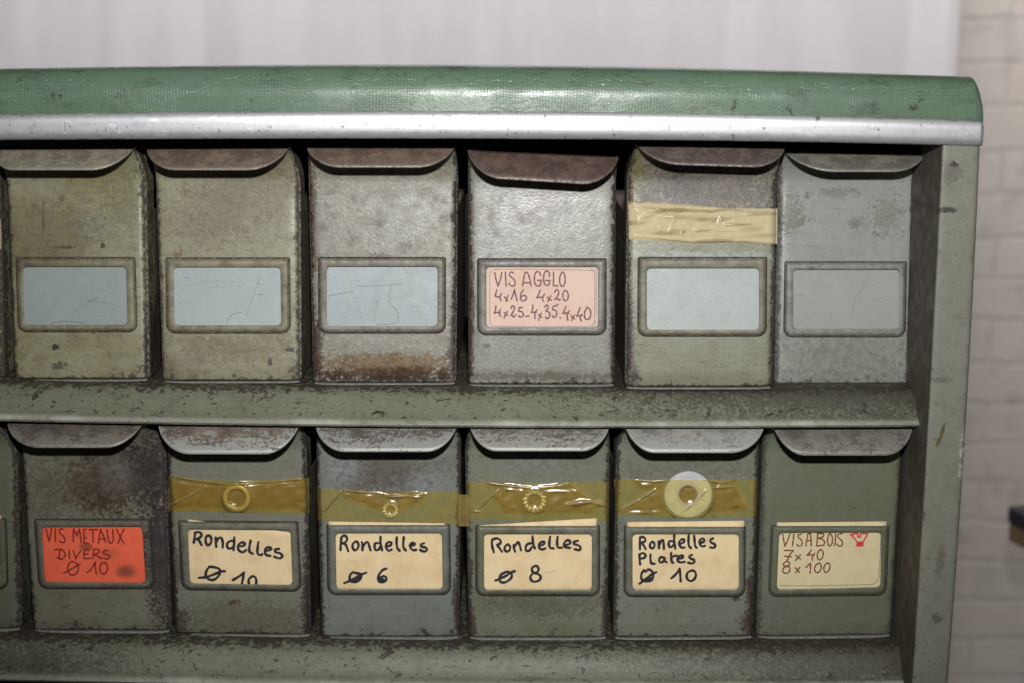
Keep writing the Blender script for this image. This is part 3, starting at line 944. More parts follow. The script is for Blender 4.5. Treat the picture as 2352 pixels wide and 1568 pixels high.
# lower row
c4 = cx(0, 1380, 1833 / 1080); c5 = cx(1030, 1380, 1833 / 1080); c6 = cx(2050, 1380, 2352 / 1406)
def qc(f, *pts): return [f(*p) for p in pts]
LG = (.175, .19, .145); LB = (.195, .207, .188)
add("lz", "dark green lower row drawer, cut off by the left edge beside the orange card",
    dict(base=(.13, .15, .105), alt=(.14, .15, .08), dirt_amt=.4), (-291, 1040), (35, 1040), (46, 1442), (-270, 1440),
    [(-330, 968), (-22, 968), (-250, 1026), (-110, 1026)], rect(-252, 1190, 13, 1350, 5), rect(-235, 1208, -4, 1336, 5), 0.0, ((.09, .08, .065), BARE, .7), (.26, .28, .27), 12.0, False)
add("la", "brown rusted drawer in the lower row holding the orange red card",
    dict(base=(.18, .18, .13), alt=(.165, .155, .115), dirt_amt=.5, dirt=(.085, .065, .048), edge_amt=.95, edge_col=(.045, .034, .034),
         spots=[(230, 1110, 165, 75, (.085, .068, .052), .65, 2.0), (330, 1085, 95, 85, (.040, .028, .030), .92, 1.5), (245, 1120, 70, 60, (.075, .045, .026), .75, 1.4), (270, 1090, 40, 40, (.20, .19, .175), .45, 1.5), (365, 1280, 28, 160, (.045, .034, .036), .9, 1.2), (150, 1190, 60, 14, (.15, .145, .12), .4, 1.2)]),
    (47, 1040), (378, 1040), (391, 1447), (73, 1445), [(18, 966), (330, 966), (92, 1026), (240, 1026)], [(80, 1192), (346, 1192), (357, 1350), (91, 1350)],
    [(96, 1209), (326, 1208), (335, 1337), (103, 1335)], 0.0, ((.075, .062, .052), (.23, .215, .185), .85), (.22, .23, .21), 21.0, False)
add("lb", "drawer in the lower row with card Rondelles 10 under a plain ring washer",
    dict(base=(.185, .19, .140), alt=(.18, .185, .15), dirt_amt=.35, dirt=(.09, .075, .05), edge_amt=.95, edge_col=(.036, .026, .023),
         spots=[(560, 1420, 170, 40, (.12, .105, .065), .55, 1.5), (535, 1383, 12, 6, (.10, .06, .05), .8, .9), (410, 1300, 14, 40, PURP, .6, 1.2), (415, 1430, 18, 40, (.07, .05, .04), .8, 1.0), (705, 1380, 14, 100, (.055, .04, .037), .9, 1.0)]),
    (382, 1040), (703, 1040), (713, 1456), (400, 1453), [(364, 968), (689, 968), (437, 1041), (605, 1041)], [(411, 1196), (683, 1198), (691, 1356), (419, 1352)],
    [(431, 1214), (667, 1216), (672, 1342), (437, 1338)], 0.0, ((.095, .076, .058), (.36, .37, .35), .95), (.22, .23, .21), 22.0, False)
add("lc", "blue-grey drawer in the lower row with card Rondelles 6 under a tiny toothed washer",
    dict(base=LB, alt=(.175, .185, .165), dirt_amt=.32, dirt=(.10, .095, .06), edge_amt=.9, edge_col=(.042, .031, .028),
         spots=[(880, 1085, 110, 50, (.115, .095, .078), .8, 1.3), (790, 1075, 40, 30, (.26, .28, .285), .7, 1.3), (975, 1105, 40, 22, (.25, .265, .265), .6, 1.3), (1010, 1065, 50, 30, (.17, .165, .145), .5, 1.4), (1050, 1380, 10, 70, PURP, .85, 1.0), (735, 1420, 9, 50, (.09, .06, .05), .8, 1.0)]),
    (725, 1040), (1058, 1040), (1055, 1461), (736, 1460), [(724, 970), (1051, 970), (793, 1035.5), (978, 1035.5)], rect(752, 1204, 1032, 1363.5, 2), rect(771, 1223, 1015, 1351.5, 2), -.001,
    ((.075, .064, .056), (.34, .345, .335), 1.0), (.22, .23, .21), 23.0, False)
add("ld", "drawer in the lower row with card Rondelles 8 under a larger toothed washer",
    dict(base=(.19, .20, .150), alt=(.165, .168, .112), dirt_amt=.35, dirt=(.09, .08, .05), edge_amt=.85, edge_col=(.042, .031, .026),
         spots=[(1230, 1385, 150, 30, (.115, .11, .072), .6, 1.5), (1240, 1060, 150, 30, (.21, .215, .19), .5, 1.5), (1085, 1430, 9, 40, (.07, .05, .035), .85, 1.0), (1390, 1400, 8, 60, (.07, .05, .035), .8, 1.0)]),
    (1067, 1040), (1402, 1040), (1396, 1462), (1076, 1462), [(1078, 970), (1401, 970), (1142, 1034), (1335, 1034)], rect(1094, 1206, 1376, 1366), rect(1112, 1225, 1359.5, 1353.5), -.001,
    ((.095, .082, .07), (.35, .35, .325), 1.05), (.22, .23, .21), 24.0, False)
add("le", "lower row drawer with card Rondelles Plates under a wide flat washer",
    dict(base=(.19, .205, .162), alt=(.18, .188, .138), dirt_amt=.30, dirt=(.095, .085, .055), edge_amt=.9, edge_col=(.042, .031, .026),
         spots=[(1580, 1070, 160, 30, (.165, .155, .12), .55, 1.5), (1725, 1380, 14, 80, (.075, .045, .045), .9, 1.0), (1718, 1430, 20, 30, (.075, .045, .045), .8, 1.0), (1690, 1370, 10, 6, DARKB, .8, .8), (1425, 1190, 20, 40, (.19, .195, .18), .6, 1.2)]),
    (1415, 1040), (1745, 1040), (1731, 1460), (1409, 1462), [(1434, 970), (1756, 970), (1505, 1038), (1676, 1038)], rect(1435, 1208, 1711, 1368, -1), rect(1453, 1225, 1697, 1353, 0), -.002,
    ((.15, .145, .13), (.36, .365, .35), 1.05), (.22, .23, .21), 25.0, False)
add("lf", "clean dark green drawer in the lower row with card VIS A BOIS",
    dict(base=DGREEN, alt=(.15, .168, .12), dirt_amt=.12, dirt=(.10, .095, .06), edge_amt=.45, fleck=.25, hammer=.18, light=.10, rough=.40,
         spots=[(1785, 1400, 50, 60, (.16, .175, .15), .4, 1.6)]),
    (1753, 1040), (2073, 1040), (2049, 1456), (1738, 1460), [(1773, 968), (2096, 968), (1850, 1044), (2030, 1044)], [(1773, 1206), (2041, 1206), (2034, 1365), (1766, 1368)],
    [(1790, 1222), (2024, 1221), (2022, 1347), (1784, 1353)], .002, ((.082, .074, .065), (.22, .215, .19), .75), (.20, .22, .19), 26.0, False)

# ------------------------------------------------------------------ cards with handwriting
INK_BLACK = ink("black_marker_ink", (.018, .018, .026))
INK_PURPLE = ink("purple_brown_pen_ink", (.15, .065, .075))
INK_BROWN = ink("brown_red_pen_ink", (.17, .035, .025))
INK_DARKRED = ink("dark_red_ink", (.16, .018, .012))
INK_RED = ink("bright_red_pen_ink", (.55, .035, .045))
INK_LINE = ink("thin_grey_pen_line", (.20, .17, .20))
INK_RULE = ink("faint_ruled_line", (.50, .40, .34))

def make_card(dr, quad, mat_args, label, writing, seed, curl=0.0, cat="label card", name="label_card"):
    """quad TL TR BR BL in picture places; writing: list of (name, strokes, ink, half width, converter)"""
    pl = dr.place
    q = [np.array(p, float) for p in quad]
    c = pl(*(sum(q) / 4), .0010)
    mat = paper(*mat_args(c))
    nx, ny = 24, 14
    def pt(u, v): return (q[0] * (1 - u) + q[1] * u) * (1 - v) + (q[3] * (1 - u) + q[2] * u) * v
    mb = MB()
    rows = []
    for i in range(ny + 1):
        r = []
        for j in range(nx + 1):
            p = pt(j / nx, i / ny)
            r.append(pl(p[0], p[1], .00085))
        rows.append(r)
    mb.grid(rows, flip=True)
    ob = mb.build(name, mat, None, c, thick=.00022)
    tag(ob, label, cat, "handwritten cards in the drawer holders")
    rg = random.Random(seed)
    for (nm, strokes, ik, hw, f) in writing:
        wm = MB()
        for k, s in enumerate(strokes):
            s2 = [f(*p) for p in s]
            add_ribbon(wm, s2, hw, pl, .00091 + .000004 * k, rg)
        wm.build(nm, ik, ob, c, angle=180)
    return ob

fa = cx(1620, 890, 5.6); fb = cx(120, 1750, 6.0308); fc = cx(600, 1750, 5.7366); fd = cx(1110, 1760, 5.7366)
fe = cx(1610, 1760, 5.7366); ff = cx(2110, 1760, 5.7366); fg = cx(2610, 1750, 5.7366)
CREAM = (.85, .675, .405)

A_txt = parse("""280,175 300,290 340,435; 340,435 380,320 415,170; 480,165 485,300 495,430;
630,180 595,165 560,185 555,220 590,260 640,300 665,360 650,415 605,430 560,400 550,375;
805,425 820,320 845,200 870,165 910,200 945,310 965,430; 825,365 955,370;
1140,225 1130,175 1090,155 1050,180 1030,260 1030,350 1055,410 1100,430 1145,400 1155,325; 1090,318 1165,322;
1310,250 1310,180 1270,145 1230,160 1205,230 1205,330 1230,400 1275,420 1305,390 1310,320; 1240,322 1325,325;
1390,165 1390,300 1385,420; 1385,420 1465,425;
1555,165 1520,220 1505,300 1515,390 1555,435 1595,400 1610,310 1600,220 1575,170 1545,170;
315,500 300,570 285,620; 285,620 345,635 390,640; 405,570 375,640 395,705;
460,635 490,660 525,710; 535,605 505,670 490,715; 590,675 625,590 655,490; 655,490 670,590 700,705;
820,500 785,550 765,620 775,690 820,710 870,680 880,640 850,610 800,615 775,650;
1140,505 1110,580 1070,650; 1070,650 1140,640 1185,640; 1220,580 1180,650 1195,715;
1275,635 1310,670 1350,700; 1340,615 1310,665 1285,720;
1415,545 1435,505 1475,505 1490,545 1465,620 1415,690 1455,660 1490,690 1515,675;
1600,515 1570,570 1565,640 1590,700 1630,700 1665,650 1665,580 1635,520 1600,515;
300,800 295,870 270,945; 270,945 330,925 385,930; 385,870 360,940 390,1005;
460,930 490,965 520,985; 515,910 480,970 455,1030;
590,850 600,810 640,810 650,850 620,930 580,985 610,985 640,1015 675,970;
795,835 740,835; 740,835 735,900 785,910 820,960 800,1005 750,1010 730,990; 865,1000 925,995;
1000,785 995,850 970,930; 970,930 1020,920 1060,925; 1075,880 1035,950 1045,1040;
1110,965 1135,990 1165,1020; 1160,940 1130,1010 1110,1075;
1225,825 1250,790 1285,805 1285,850 1250,900 1300,920 1320,970 1300,1030 1260,1040 1240,1015;
1470,775 1440,800 1385,810; 1385,810 1375,870 1430,890 1450,950 1425,1010 1385,1015 1370,990; 1513,1028 1520,1036;
1620,815 1600,880 1565,945; 1565,945 1630,940 1680,945; 1690,895 1645,960 1660,1075;
1720,985 1750,1020 1790,1050; 1790,970 1755,1030 1730,1085;
1890,835 1860,920 1830,1000; 1830,1000 1890,985 1930,990; 1930,960 1890,1020 1915,1095;
2020,840 1985,900 1975,980 1990,1045 2030,1060 2075,1030 2095,950 2080,880 2040,840 2010,840""")
A_border = parse("""250,115 700,112 1300,120 2080,130; 2080,130 2140,150 2165,210 2172,600 2160,1050; 2160,1050 2150,1120 2100,1180 2040,1190; 2040,1190 1200,1200 260,1190; 260,1190 200,1150 185,1080 185,600 190,180 215,140;
2100,115 2170,140 2195,210 2195,1000; 2185,1080 2170,1150 2120,1205""")
A_rule = parse("200,415 700,425 1400,432 2120,430; 200,715 900,720 2140,735; 220,1020 900,1040 1500,1050 2120,1072")
make_card(D["ud"], qc(fa, (70, 60), (2290, 60), (2280, 1250), (75, 1250)), lambda c: ("peach_card", (.70, .52, .43), 1.0, (), .07),
          "peach card hand lettered VIS AGGLO in purple pen, double ruled border", [("border_lines", A_border, INK_LINE, .75, fa), ("ruled_lines", A_rule, INK_RULE, .45, fa), ("handwriting", A_txt, INK_PURPLE, 1.75, fa)], 1)

B_txt = parse("""215,200 240,320 275,450; 275,450 300,330 325,195; 400,200 405,460;
565,205 510,200 485,235 500,290 560,340 595,400 590,460 550,475 480,450;
770,460 765,320 775,200; 775,200 840,340; 840,340 890,200; 890,200 910,320 930,480;
1030,205 980,210; 980,210 985,350 985,490; 985,490 1065,490; 985,380 1040,378; 1090,215 1260,210; 1165,215 1175,470;
1280,490 1300,340 1325,210; 1325,210 1365,300 1425,470; 1290,410 1415,395;
1455,210 1475,380 1500,470 1540,485 1580,440 1580,330 1570,210; 1650,205 1720,360 1800,500; 1795,205 1730,350 1680,490;
390,625 450,610 540,625 600,690 600,750 560,800 500,810 440,785; 490,620 480,800; 685,630 690,800; 770,640 820,805; 820,805 860,730 920,640;
1090,630 1010,620 985,700 985,780 1010,800 1120,800; 990,720 1070,705;
1165,800 1180,700 1185,615; 1185,615 1260,610 1300,650 1260,700 1195,720; 1195,720 1270,760 1340,800;
1460,635 1400,645 1380,690 1440,720 1510,750 1500,790 1450,810 1380,785;
720,865 680,910 650,990 670,1080 720,1130 790,1130 850,1080 870,1000 850,920 790,870 720,865; 565,1100 700,1030 910,910;
1050,1085 1130,1020 1200,900 1215,870; 1215,870 1220,980 1235,1110;
1360,885 1320,940 1310,1030 1330,1090 1380,1115 1440,1080 1465,1000 1450,920 1410,885 1350,890""")
def matB(c):
    def sp(x, y, rx, ry, col, s):
        p = at(*fb(x, y), 0); return (p.x - c.x, p.z - c.z, rx * K / 6.03 * .00026, ry * K / 6.03 * .00026, col, s)
    return ("orange_card", (.90, .150, .078), 2.0, (sp(1850, 1050, 260, 190, (.12, .05, .03), .75), sp(1030, 560, 150, 110, (.13, .05, .03), .7), sp(1500, 700, 300, 150, (.30, .07, .03), .4)), .10)
make_card(D["la"], qc(fb, (90, 100), (2270, 110), (2310, 1340), (140, 1330)), matB, "orange red card lettered VIS METAUX DIVERS, smudged with grime",
          [("handwriting", B_txt, INK_DARKRED, 1.75, fb)], 2)

C_txt = parse("""310,455 325,350 335,265; 330,265 400,250 455,280 450,335 390,375 345,385; 345,385 400,400 460,500;
590,315 545,350 540,430 560,490 600,500 640,460 650,390 630,330 590,315; 735,360 735,450 745,535; 745,440 790,370 840,360 870,440 870,545;
1055,420 1000,430 955,480 965,550 1020,570 1080,530; 1095,355 1090,470 1080,600;
1180,520 1260,520 1300,480 1260,450 1200,470 1165,540 1190,610 1260,640 1320,600; 1410,415 1390,520 1385,620 1450,670;
1560,450 1545,560 1545,660 1590,695 1635,680; 1700,610 1780,600 1810,570 1770,545 1710,560 1685,620 1710,690 1790,710;
1960,575 1890,590 1895,640 1980,660 2025,710 1990,755 1920,750 1870,725;
610,925 560,990 540,1080 580,1150 660,1180 740,1150 800,1080 820,1000 780,950 700,930 610,920; 410,1135 560,1120 720,1060 850,1010 910,1010;
1065,1180 1150,1130 1240,1070 1280,1035; 1280,1035 1265,1130 1240,1260 1235,1300;
1430,1110 1375,1170 1375,1240 1400,1310 1460,1320 1510,1270 1520,1210 1510,1140 1460,1105 1425,1112""")
make_card(D["lb"], qc(fc, (190, 5), (2290, 270), (2290, 1330), (130, 1320)), lambda c: ("cream_card", CREAM, 3.0, (), .12),
          "cream card in black marker, Rondelles sloping down and 10 cut off below", [("handwriting", C_txt, INK_BLACK, 3.1, fc)], 3)
D_txt = parse("""225,540 230,420 240,310; 235,305 290,260 345,290 350,350 300,400 250,410; 250,410 320,430 375,560;
520,375 465,420 460,490 500,545 550,520 575,450 555,390 520,375; 640,390 650,460 650,545; 660,470 710,400 750,385 775,440 805,545;
980,410 900,410 885,470 900,540 960,530 1000,470; 1000,285 1000,400 1030,545;
1120,470 1190,450 1210,400 1160,385 1110,430 1115,510 1160,555 1215,530; 1315,295 1310,400 1325,500 1370,555; 1450,290 1440,400 1445,490 1490,550;
1590,460 1660,440 1660,410 1610,405 1570,450 1590,510 1640,545 1690,535; 1840,410 1785,430 1790,470 1860,490 1900,520 1870,565 1800,560 1770,535;
470,970 420,1010 400,1090 430,1150 510,1160 590,1120 630,1050 600,1000 530,990 470,970; 300,1180 420,1130 560,1050 640,1010 720,980; 470,1130 590,1080; 450,1140 600,1050;
1110,900 1040,930 980,1000 955,1080 970,1150 1030,1165 1100,1130 1110,1070 1060,1045 1000,1080 985,1120 1060,1110""")
ft = cx(1050, 1620, 2352 / 550)
make_card(D["lc"], [ft(250, 590), ft(1930, 618)] + qc(fd, (2240, 1345), (90, 1335)), lambda c: ("cream_card_b", CREAM, 4.0, (), .12),
          "cream card in black marker lettered Rondelles 6", [("handwriting", D_txt, INK_BLACK, 3.0, fd)], 4)
E_txt = parse("""290,345 290,450 325,580; 290,340 380,315 450,350 450,410 390,440; 390,440 440,510 480,570;
590,430 545,470 535,540 580,570 630,540 640,470 590,430; 715,440 715,500 735,570; 730,470 790,390 820,430 850,540;
1060,410 990,420 945,470 950,550 1010,550 1070,480; 1075,275 1085,400 1120,510;
1210,460 1290,430 1300,385 1250,385 1200,430 1205,500 1260,530 1320,510; 1415,285 1400,400 1410,490 1480,510; 1560,285 1550,400 1570,490 1640,495;
1690,450 1790,420 1800,370 1750,350 1690,400 1690,470 1740,490 1800,500; 1950,360 1880,380 1880,420 1960,450 2005,490 1980,540 1890,525;
560,970 470,1010 430,1090 450,1150 520,1170 610,1130 670,1060 660,990 600,960 540,975; 360,1130 450,1090 560,1040 660,975 730,948;
1140,845 1080,870 1060,920 1090,970 1150,980 1190,930 1180,870 1140,845; 1090,985 1040,1040 1040,1110 1090,1150 1160,1145 1220,1110 1230,1050 1190,1010 1120,990""")
fu = cx(1570, 1590, 2352 / 510)
make_card(D["ld"], [fu(215, 835), fu(2050, 725)] + qc(fe, (2240, 1350), (90, 1350)), lambda c: ("cream_card_c", CREAM, 5.0, (), .12),
          "cream card in black marker lettered Rondelles 8, sticking up at its right", [("handwriting", E_txt, INK_BLACK, 3.0, fe), ("stray_line", parse("1330,970 1430,970 1520,920"), INK_LINE, .5, fe)], 5)
F_txt = parse("""285,525 285,420 285,310; 285,305 340,285 385,320 385,370 320,400; 320,400 345,430 395,520;
520,380 480,430 490,490 530,510 565,470 560,400 520,380; 645,370 650,440 655,505; 665,430 700,360 735,350 745,430 750,520;
940,370 860,370 840,420 860,480 910,470 950,420; 950,255 950,380 970,510; 1060,420 1130,390 1140,340 1090,335 1045,390 1055,450 1100,495 1150,490;
1230,250 1225,370 1235,460 1275,500; 1335,265 1345,380 1355,460 1385,495; 1450,400 1520,380 1525,330 1480,320 1440,370 1450,430 1490,470 1540,460;
1700,315 1650,340 1660,390 1720,420 1745,450 1720,495 1650,490; 275,625 280,720 290,820; 275,625 345,600 395,640 370,690 290,710;
490,630 490,730 510,800 570,805; 760,690 690,680 655,730 680,780 740,760 770,700 765,750 800,775; 890,600 890,700 910,780 930,785; 900,680 960,650 1000,650;
1020,710 1110,690 1120,650 1070,645 1020,690 1020,750 1070,780 1150,770; 1290,635 1240,660 1260,700 1330,730 1340,770 1290,800 1220,785;
370,930 320,990 310,1070 340,1130 420,1150 500,1130 540,1060 540,980 490,930 440,920 400,960; 280,1190 350,1140 450,1060 530,1000 600,970; 420,1130 510,1080;
895,1085 970,1020 1040,930 1055,900; 1055,900 1065,1020 1075,1145; 1280,935 1210,980 1190,1060 1220,1120 1280,1140 1340,1100 1370,1020 1340,950 1280,935""")
fv = cx(2060, 1560, 2352 / 520)
make_card(D["le"], [fv(258, 905), fv(2045, 885)] + qc(ff, (2240, 1350), (90, 1350)), lambda c: ("cream_card_d", CREAM, 6.0, (), .12),
          "cream card in black marker lettered Rondelles Plates 10 on three lines", [("handwriting", F_txt, INK_BLACK, 2.95, ff)], 6)
G_txt = parse("""180,290 200,400 225,525; 225,525 280,400 325,285; 395,285 385,400 370,515;
545,285 480,310 480,350 530,390 560,450 540,510 490,520 455,490; 630,515 650,400 670,285; 670,285 720,280; 720,280 730,400 735,515; 640,415 740,415;
855,285 850,400 835,520; 855,280 960,280 975,320 930,355 860,365; 860,365 950,390 990,440 980,500; 980,500 840,520;
1090,280 1060,340 1050,430 1070,505 1110,510 1140,460 1140,350 1115,285 1085,285; 1205,280 1200,400 1190,510;
1335,280 1260,295 1250,350 1300,390 1340,450 1325,510 1270,520 1230,480; 210,605 390,605; 390,605 320,690 265,810; 215,715 350,730;
435,700 525,775; 525,690 430,800; 740,590 700,650 650,695; 650,695 720,690 790,695; 800,660 755,730 755,795;
915,590 870,630 850,700 870,775 915,785 960,720 965,640 930,590 905,592;
260,815 205,850 200,890 260,910 310,880 310,840 260,815; 255,915 195,950 185,1010 220,1045 280,1040 320,990 310,930 255,915;
425,940 510,1035; 515,930 425,1035; 630,940 690,880 720,850; 720,850 720,950 710,1045;
870,855 815,900 800,980 830,1030 880,1025 925,960 920,880 880,850 860,860; 1050,845 990,900 980,980 1010,1030 1060,1010 1095,940 1090,870 1050,845""")
G_red = parse("""1495,295 1560,283 1640,283; 1640,283 1640,345; 1640,345 1685,345; 1685,345 1690,282; 1690,282 1828,280; 1828,280 1780,370 1735,440; 1495,295 1560,360 1625,440;
1625,448 1735,445; 1620,470 1735,470; 1615,492 1732,492; 1605,515 1735,515; 1500,300 1545,300""")
G_line = parse("2085,290 2068,700 2040,1130; 2040,1130 2010,1200 1930,1255 1800,1270; 1800,1270 900,1288 110,1285")
make_card(D["lf"], qc(fg, (70, 65), (2195, 45), (2120, 1400), (40, 1420)), lambda c: ("pale_yellow_card", (.74, .645, .39), 7.0, (), .08),
          "pale yellow card lettered VIS A BOIS in brown with a red screw head drawing",
          [("handwriting", G_txt, INK_BROWN, 1.6, fg), ("screw_drawing", G_red, INK_RED, 1.75, fg), ("border_line", G_line, INK_LINE, .8, fg), ("ruled_line", parse("130,530 500,532 1100,520 1900,530"), INK_RULE, .45, fg)], 7)
make_card(D["lz"], [(-240, 1182), (3, 1183), (4, 1345), (-238, 1345)], lambda c: ("pale_yellow_card_b", (.55, .48, .28), 8.0, (), .1),
          "pale card whose corner peeks from the cut off holder at the left edge", [], 8)

# ------------------------------------------------------------------ washers and tape
ZINC = plain("zinc_plate", (.60, .58, .50), .36, metal=.35, var=.25, scale=500, bump=.1)
PALE = plain("pale_washer_plate", (.56, .56, .58), .42, metal=.0, var=.12, scale=200, bump=.05)

def washer(dr, px, py, Ro, Ri, th, label, mat, teeth=0, rim=0.0, base=.0004):
    c = dr.place(px, py, base)
    mb = MB()
    n = 96 if teeth else 72
    prof = []
    m = 10
    rows = [[] for _ in range(m)]
    for j in range(n):
        a = 2 * math.pi * j / n
        ca, sa = math.cos(a), math.sin(a)
        t = math.cos(teeth * a) if teeth else 0.0
        tri = math.asin(max(-1, min(1, t))) / (math.pi / 2) if teeth else 0
        ro = Ro * (1 + (.07 * (1 if t > .1 else (t / .1 if t > -.1 else -1)) if teeth else 0))
        rm, rw = (ro + Ri) / 2, (ro - Ri) / 2
        for k in range(m):
            if teeth or rim:
                b = 2 * math.pi * k / m
            else:
                b = 2 * math.pi * k / m
            cr = math.cos(b); sr = math.sin(b)
            ex_ = .55 if not teeth else .7
            rr = rm + rw * math.copysign(abs(cr) ** ex_, cr)
            yy = th / 2 * math.copysign(abs(sr) ** ex_, sr)
            if teeth:
                f = (rr - Ri) / (ro - Ri)
                yy += th * .55 * tri * f
            rows[k].append(Vector((c.x + rr * ca, c.y - th / 2 - yy, c.z + rr * sa)))
    rows.append(rows[0])
    mb.grid(rows, close=True)
    o = mb.build("washer", mat, None, c, angle=35)
    tag(o, label, "washer", "washers taped to the drawers as samples")
    return (px, py, Ro, th + base, Ri)

TAPE = tape_mat("yellowed_clear_tape", (.98, .98, .70), (.98, .78, .34))
TAPE_L2 = tape_mat("yellowed_brown_tape", (.97, .90, .50), (.97, .71, .22), seed=3.0)
TAPE_CREAM = tape_mat("cream_backed_tape", (.9, .78, .5), (.95, .72, .30), gloss=.06, milkcol=(.88, .76, .48), seed=5.0)

def inpoly(p, poly):
    x, y = p; c = False
    n = len(poly)
    for i in range(n):
        x0, y0 = poly[i]; x1, y1 = poly[(i + 1) % n]
        if (y0 > y) != (y1 > y) and x < (x1 - x0) * (y - y0) / (y1 - y0) + x0:
            c = not c
    return c

def segdist(p, a, b):
    ax, ay = a; bx, by = b
    dx, dy = bx - ax, by - ay
    t = ((p[0] - ax) * dx + (p[1] - ay) * dy) / (dx * dx + dy * dy + 1e-9)
    t = max(0, min(1, t))
    return math.hypot(p[0] - ax - t * dx, p[1] - ay - t * dy), t

def polydist(p, poly):
    return min(segdist(p, poly[i], poly[(i + 1) % len(poly)])[0] for i in range(len(poly)))

def make_tape(dr, top, bot, label, mat, loose=None, ridges=(), wash=None, milk0=0.0, lift0=.00035, nx=150, ny=44, name="tape_strip", parent=None, fillet=True, loose_lift=.0006, cloud=None, ripple=.0001):
    """top/bot: upper and lower edge of the strip in picture places; ridges: (points, height, half width, milk)"""
    T = np.array(top, float); Bt = np.array(bot, float)
    def along(P, u):
        s = np.concatenate([[0], np.cumsum(np.linalg.norm(np.diff(P, axis=0), axis=1))])
        s /= s[-1]
        return np.array([np.interp(u, s, P[:, 0]), np.interp(u, s, P[:, 1])])
    mb = MB(); rows = []
    Ls, Ms = [], []
    rg = random.Random(len(label))
    ph = [rg.uniform(0, 6) for _ in range(6)]
    for i in range(ny + 1):
        r = []
        for j in range(nx + 1):
            u, v = j / nx, i / ny
            p = along(T, u) * (1 - v) + along(Bt, u) * v
            pp = (p[0], p[1])
            h = lift0; lo = 0.0; mk = milk0
            if loose is not None:
                dd = polydist(pp, loose)
                ins = inpoly(pp, loose)
                lo = smooth(.5 + (dd if ins else -dd) / 6.0)
                if ins:
                    h += loose_lift * smooth(dd / 14.0)
            h += ripple * math.sin(p[0] * .11 + ph[0] + p[1] * .05) * math.sin(p[1] * .17 + ph[1]) * (1 + 2 * lo)
            if wash:
                wx, wy, Ro, th, Ri = wash
                dpx = math.hypot(p[0] - wx, p[1] - wy)
                rpx = Ro / .00026
                k = math.exp(-max(0, dpx - rpx) / 16.0)
                if dpx < Ri / .00026 * .8:
                    k *= .75
                h = max(h, (th + .00015) * k + lift0 * (1 - k))
                if dpx < rpx * 1.08 and dpx > Ri / .00026 * .85:
                    h = max(h, th + .0003)
                    lo = -.3 if Ro > .01 else min(lo, .35)
                rin = Ri / .00026
                if Ro > .01 and rin < dpx < rin * 1.34:
                    mk = max(mk, .62); lo = 0
            for (pts, rh, rw, rm) in ridges:
                best = 1e9; tt = 0
                for a in range(len(pts) - 1):
                    ds, t = segdist(pp, pts[a], pts[a + 1])
                    if ds < best:
                        best = ds; tt = (a + t) / (len(pts) - 1)
                if best < rw * 4:
                    taper = (math.sin(math.pi * min(1, max(0, tt)) * .94 + .1) ** .5) if len(pts) > 1 else 1
                    g = math.exp(-(best / rw) ** 2) * max(.0, taper)
                    h += rh * g
                    gm_ = math.exp(-(best / (rw * .6)) ** 2) * taper
                    mk = max(mk, rm * gm_) if rm >= 0 else mk * (1 + rm * gm_)  # positive values whiten the crease, painting in its highlight; negative ones thin the milk
            if cloud:
                q = math.sin(p[0] * .031 + ph[2]) * math.sin(p[1] * .13 + ph[3]) + .5 * math.sin(p[0] * .017 + p[1] * .25 + ph[4])
                mk = max(0, min(1, mk - cloud * smooth((q - .3) / .8)))
            r.append(dr.place(p[0], p[1], h, fillet))
            Ls.append(lo); Ms.append(min(1, mk))
        rows.append(r)
    mb.grid(rows, flip=True)
    mb.extra = {"loose": Ls, "milk": Ms}
    mp = dr.place(*((T[0] + T[-1] + Bt[0] + Bt[-1]) / 4), lift0)
    if parent is not None:
        o = mb.build(name, mat, parent, parent.location, angle=180)
    else:
        o = mb.build(name, mat, None, mp, angle=180)
        tag(o, label, "tape", "strips of sticky tape across drawer fronts")
    return o

def ridge(f, txt, h, hw, m): return [( [f(*p) for p in s], h, hw, m) for s in parse(txt)]

# ring washer
f1 = cx(540, 1580, 2352 / 520)
W2 = washer(D["lb"], 544.3, 1140.7, .0082, .0058, .0019, "plain ring washer under brown tape on a lower row drawer", ZINC)
make_tape(D["lb"], qc(f1, (118, 118), (500, 150), (1100, 188), (1700, 160), (2272, 140)), qc(f1, (128, 650), (700, 660), (1200, 668), (2280, 682)),
          "brownish yellow tape holding the ring washer above card Rondelles 10", TAPE_L2,
          loose=qc(f1, (180, 190), (1050, 250), (2200, 180), (2180, 620), (160, 600)),
          ridges=ridge(f1, "200,120 600,180 1050,238;1150,240 1700,195 2200,150", .0010, 2.2, .30) + ridge(f1, "250,215 600,265 1030,287;1300,270 1700,240 2100,215", .0006, 1.5, .22)
          + ridge(f1, "165,550 430,420 690,270", .0011, 2.0, .40) + ridge(f1, "1080,250 1170,215", .0008, 2, .5), wash=W2)
W3 = washer(D["lc"], 896.8, 1169.3, .0048, .0027, .0008, "tiny brass coloured toothed washer under tape above card Rondelles 6", ZINC, teeth=13)
t3 = make_tape(D["lc"], qc(ft, (82, 115), (450, 130), (1000, 152), (1650, 150), (2165, 155)), qc(ft, (92, 572), (900, 600), (1650, 618), (2160, 636)),
          "olive yellow tape over the tiny toothed washer, overlapping the next drawer", TAPE,
          loose=qc(ft, (430, 150), (1670, 165), (1600, 330), (1280, 430), (950, 420), (700, 330), (480, 250)),
          ridges=ridge(ft, "140,480 290,310 430,150", .0012, 2.2, .30) + ridge(ft, "500,150 760,165 1000,180", .0008, 2.0, .25) + ridge(ft, "1010,190 1130,228 1400,215 1670,185", .0011, 1.8, .55)
          + ridge(ft, "1320,172 1580,155", .0007, 1.6, .4) + ridge(ft, "1170,242 1640,235", .0006, 1.5, .15), wash=W3)
fq = MB()
rws = []
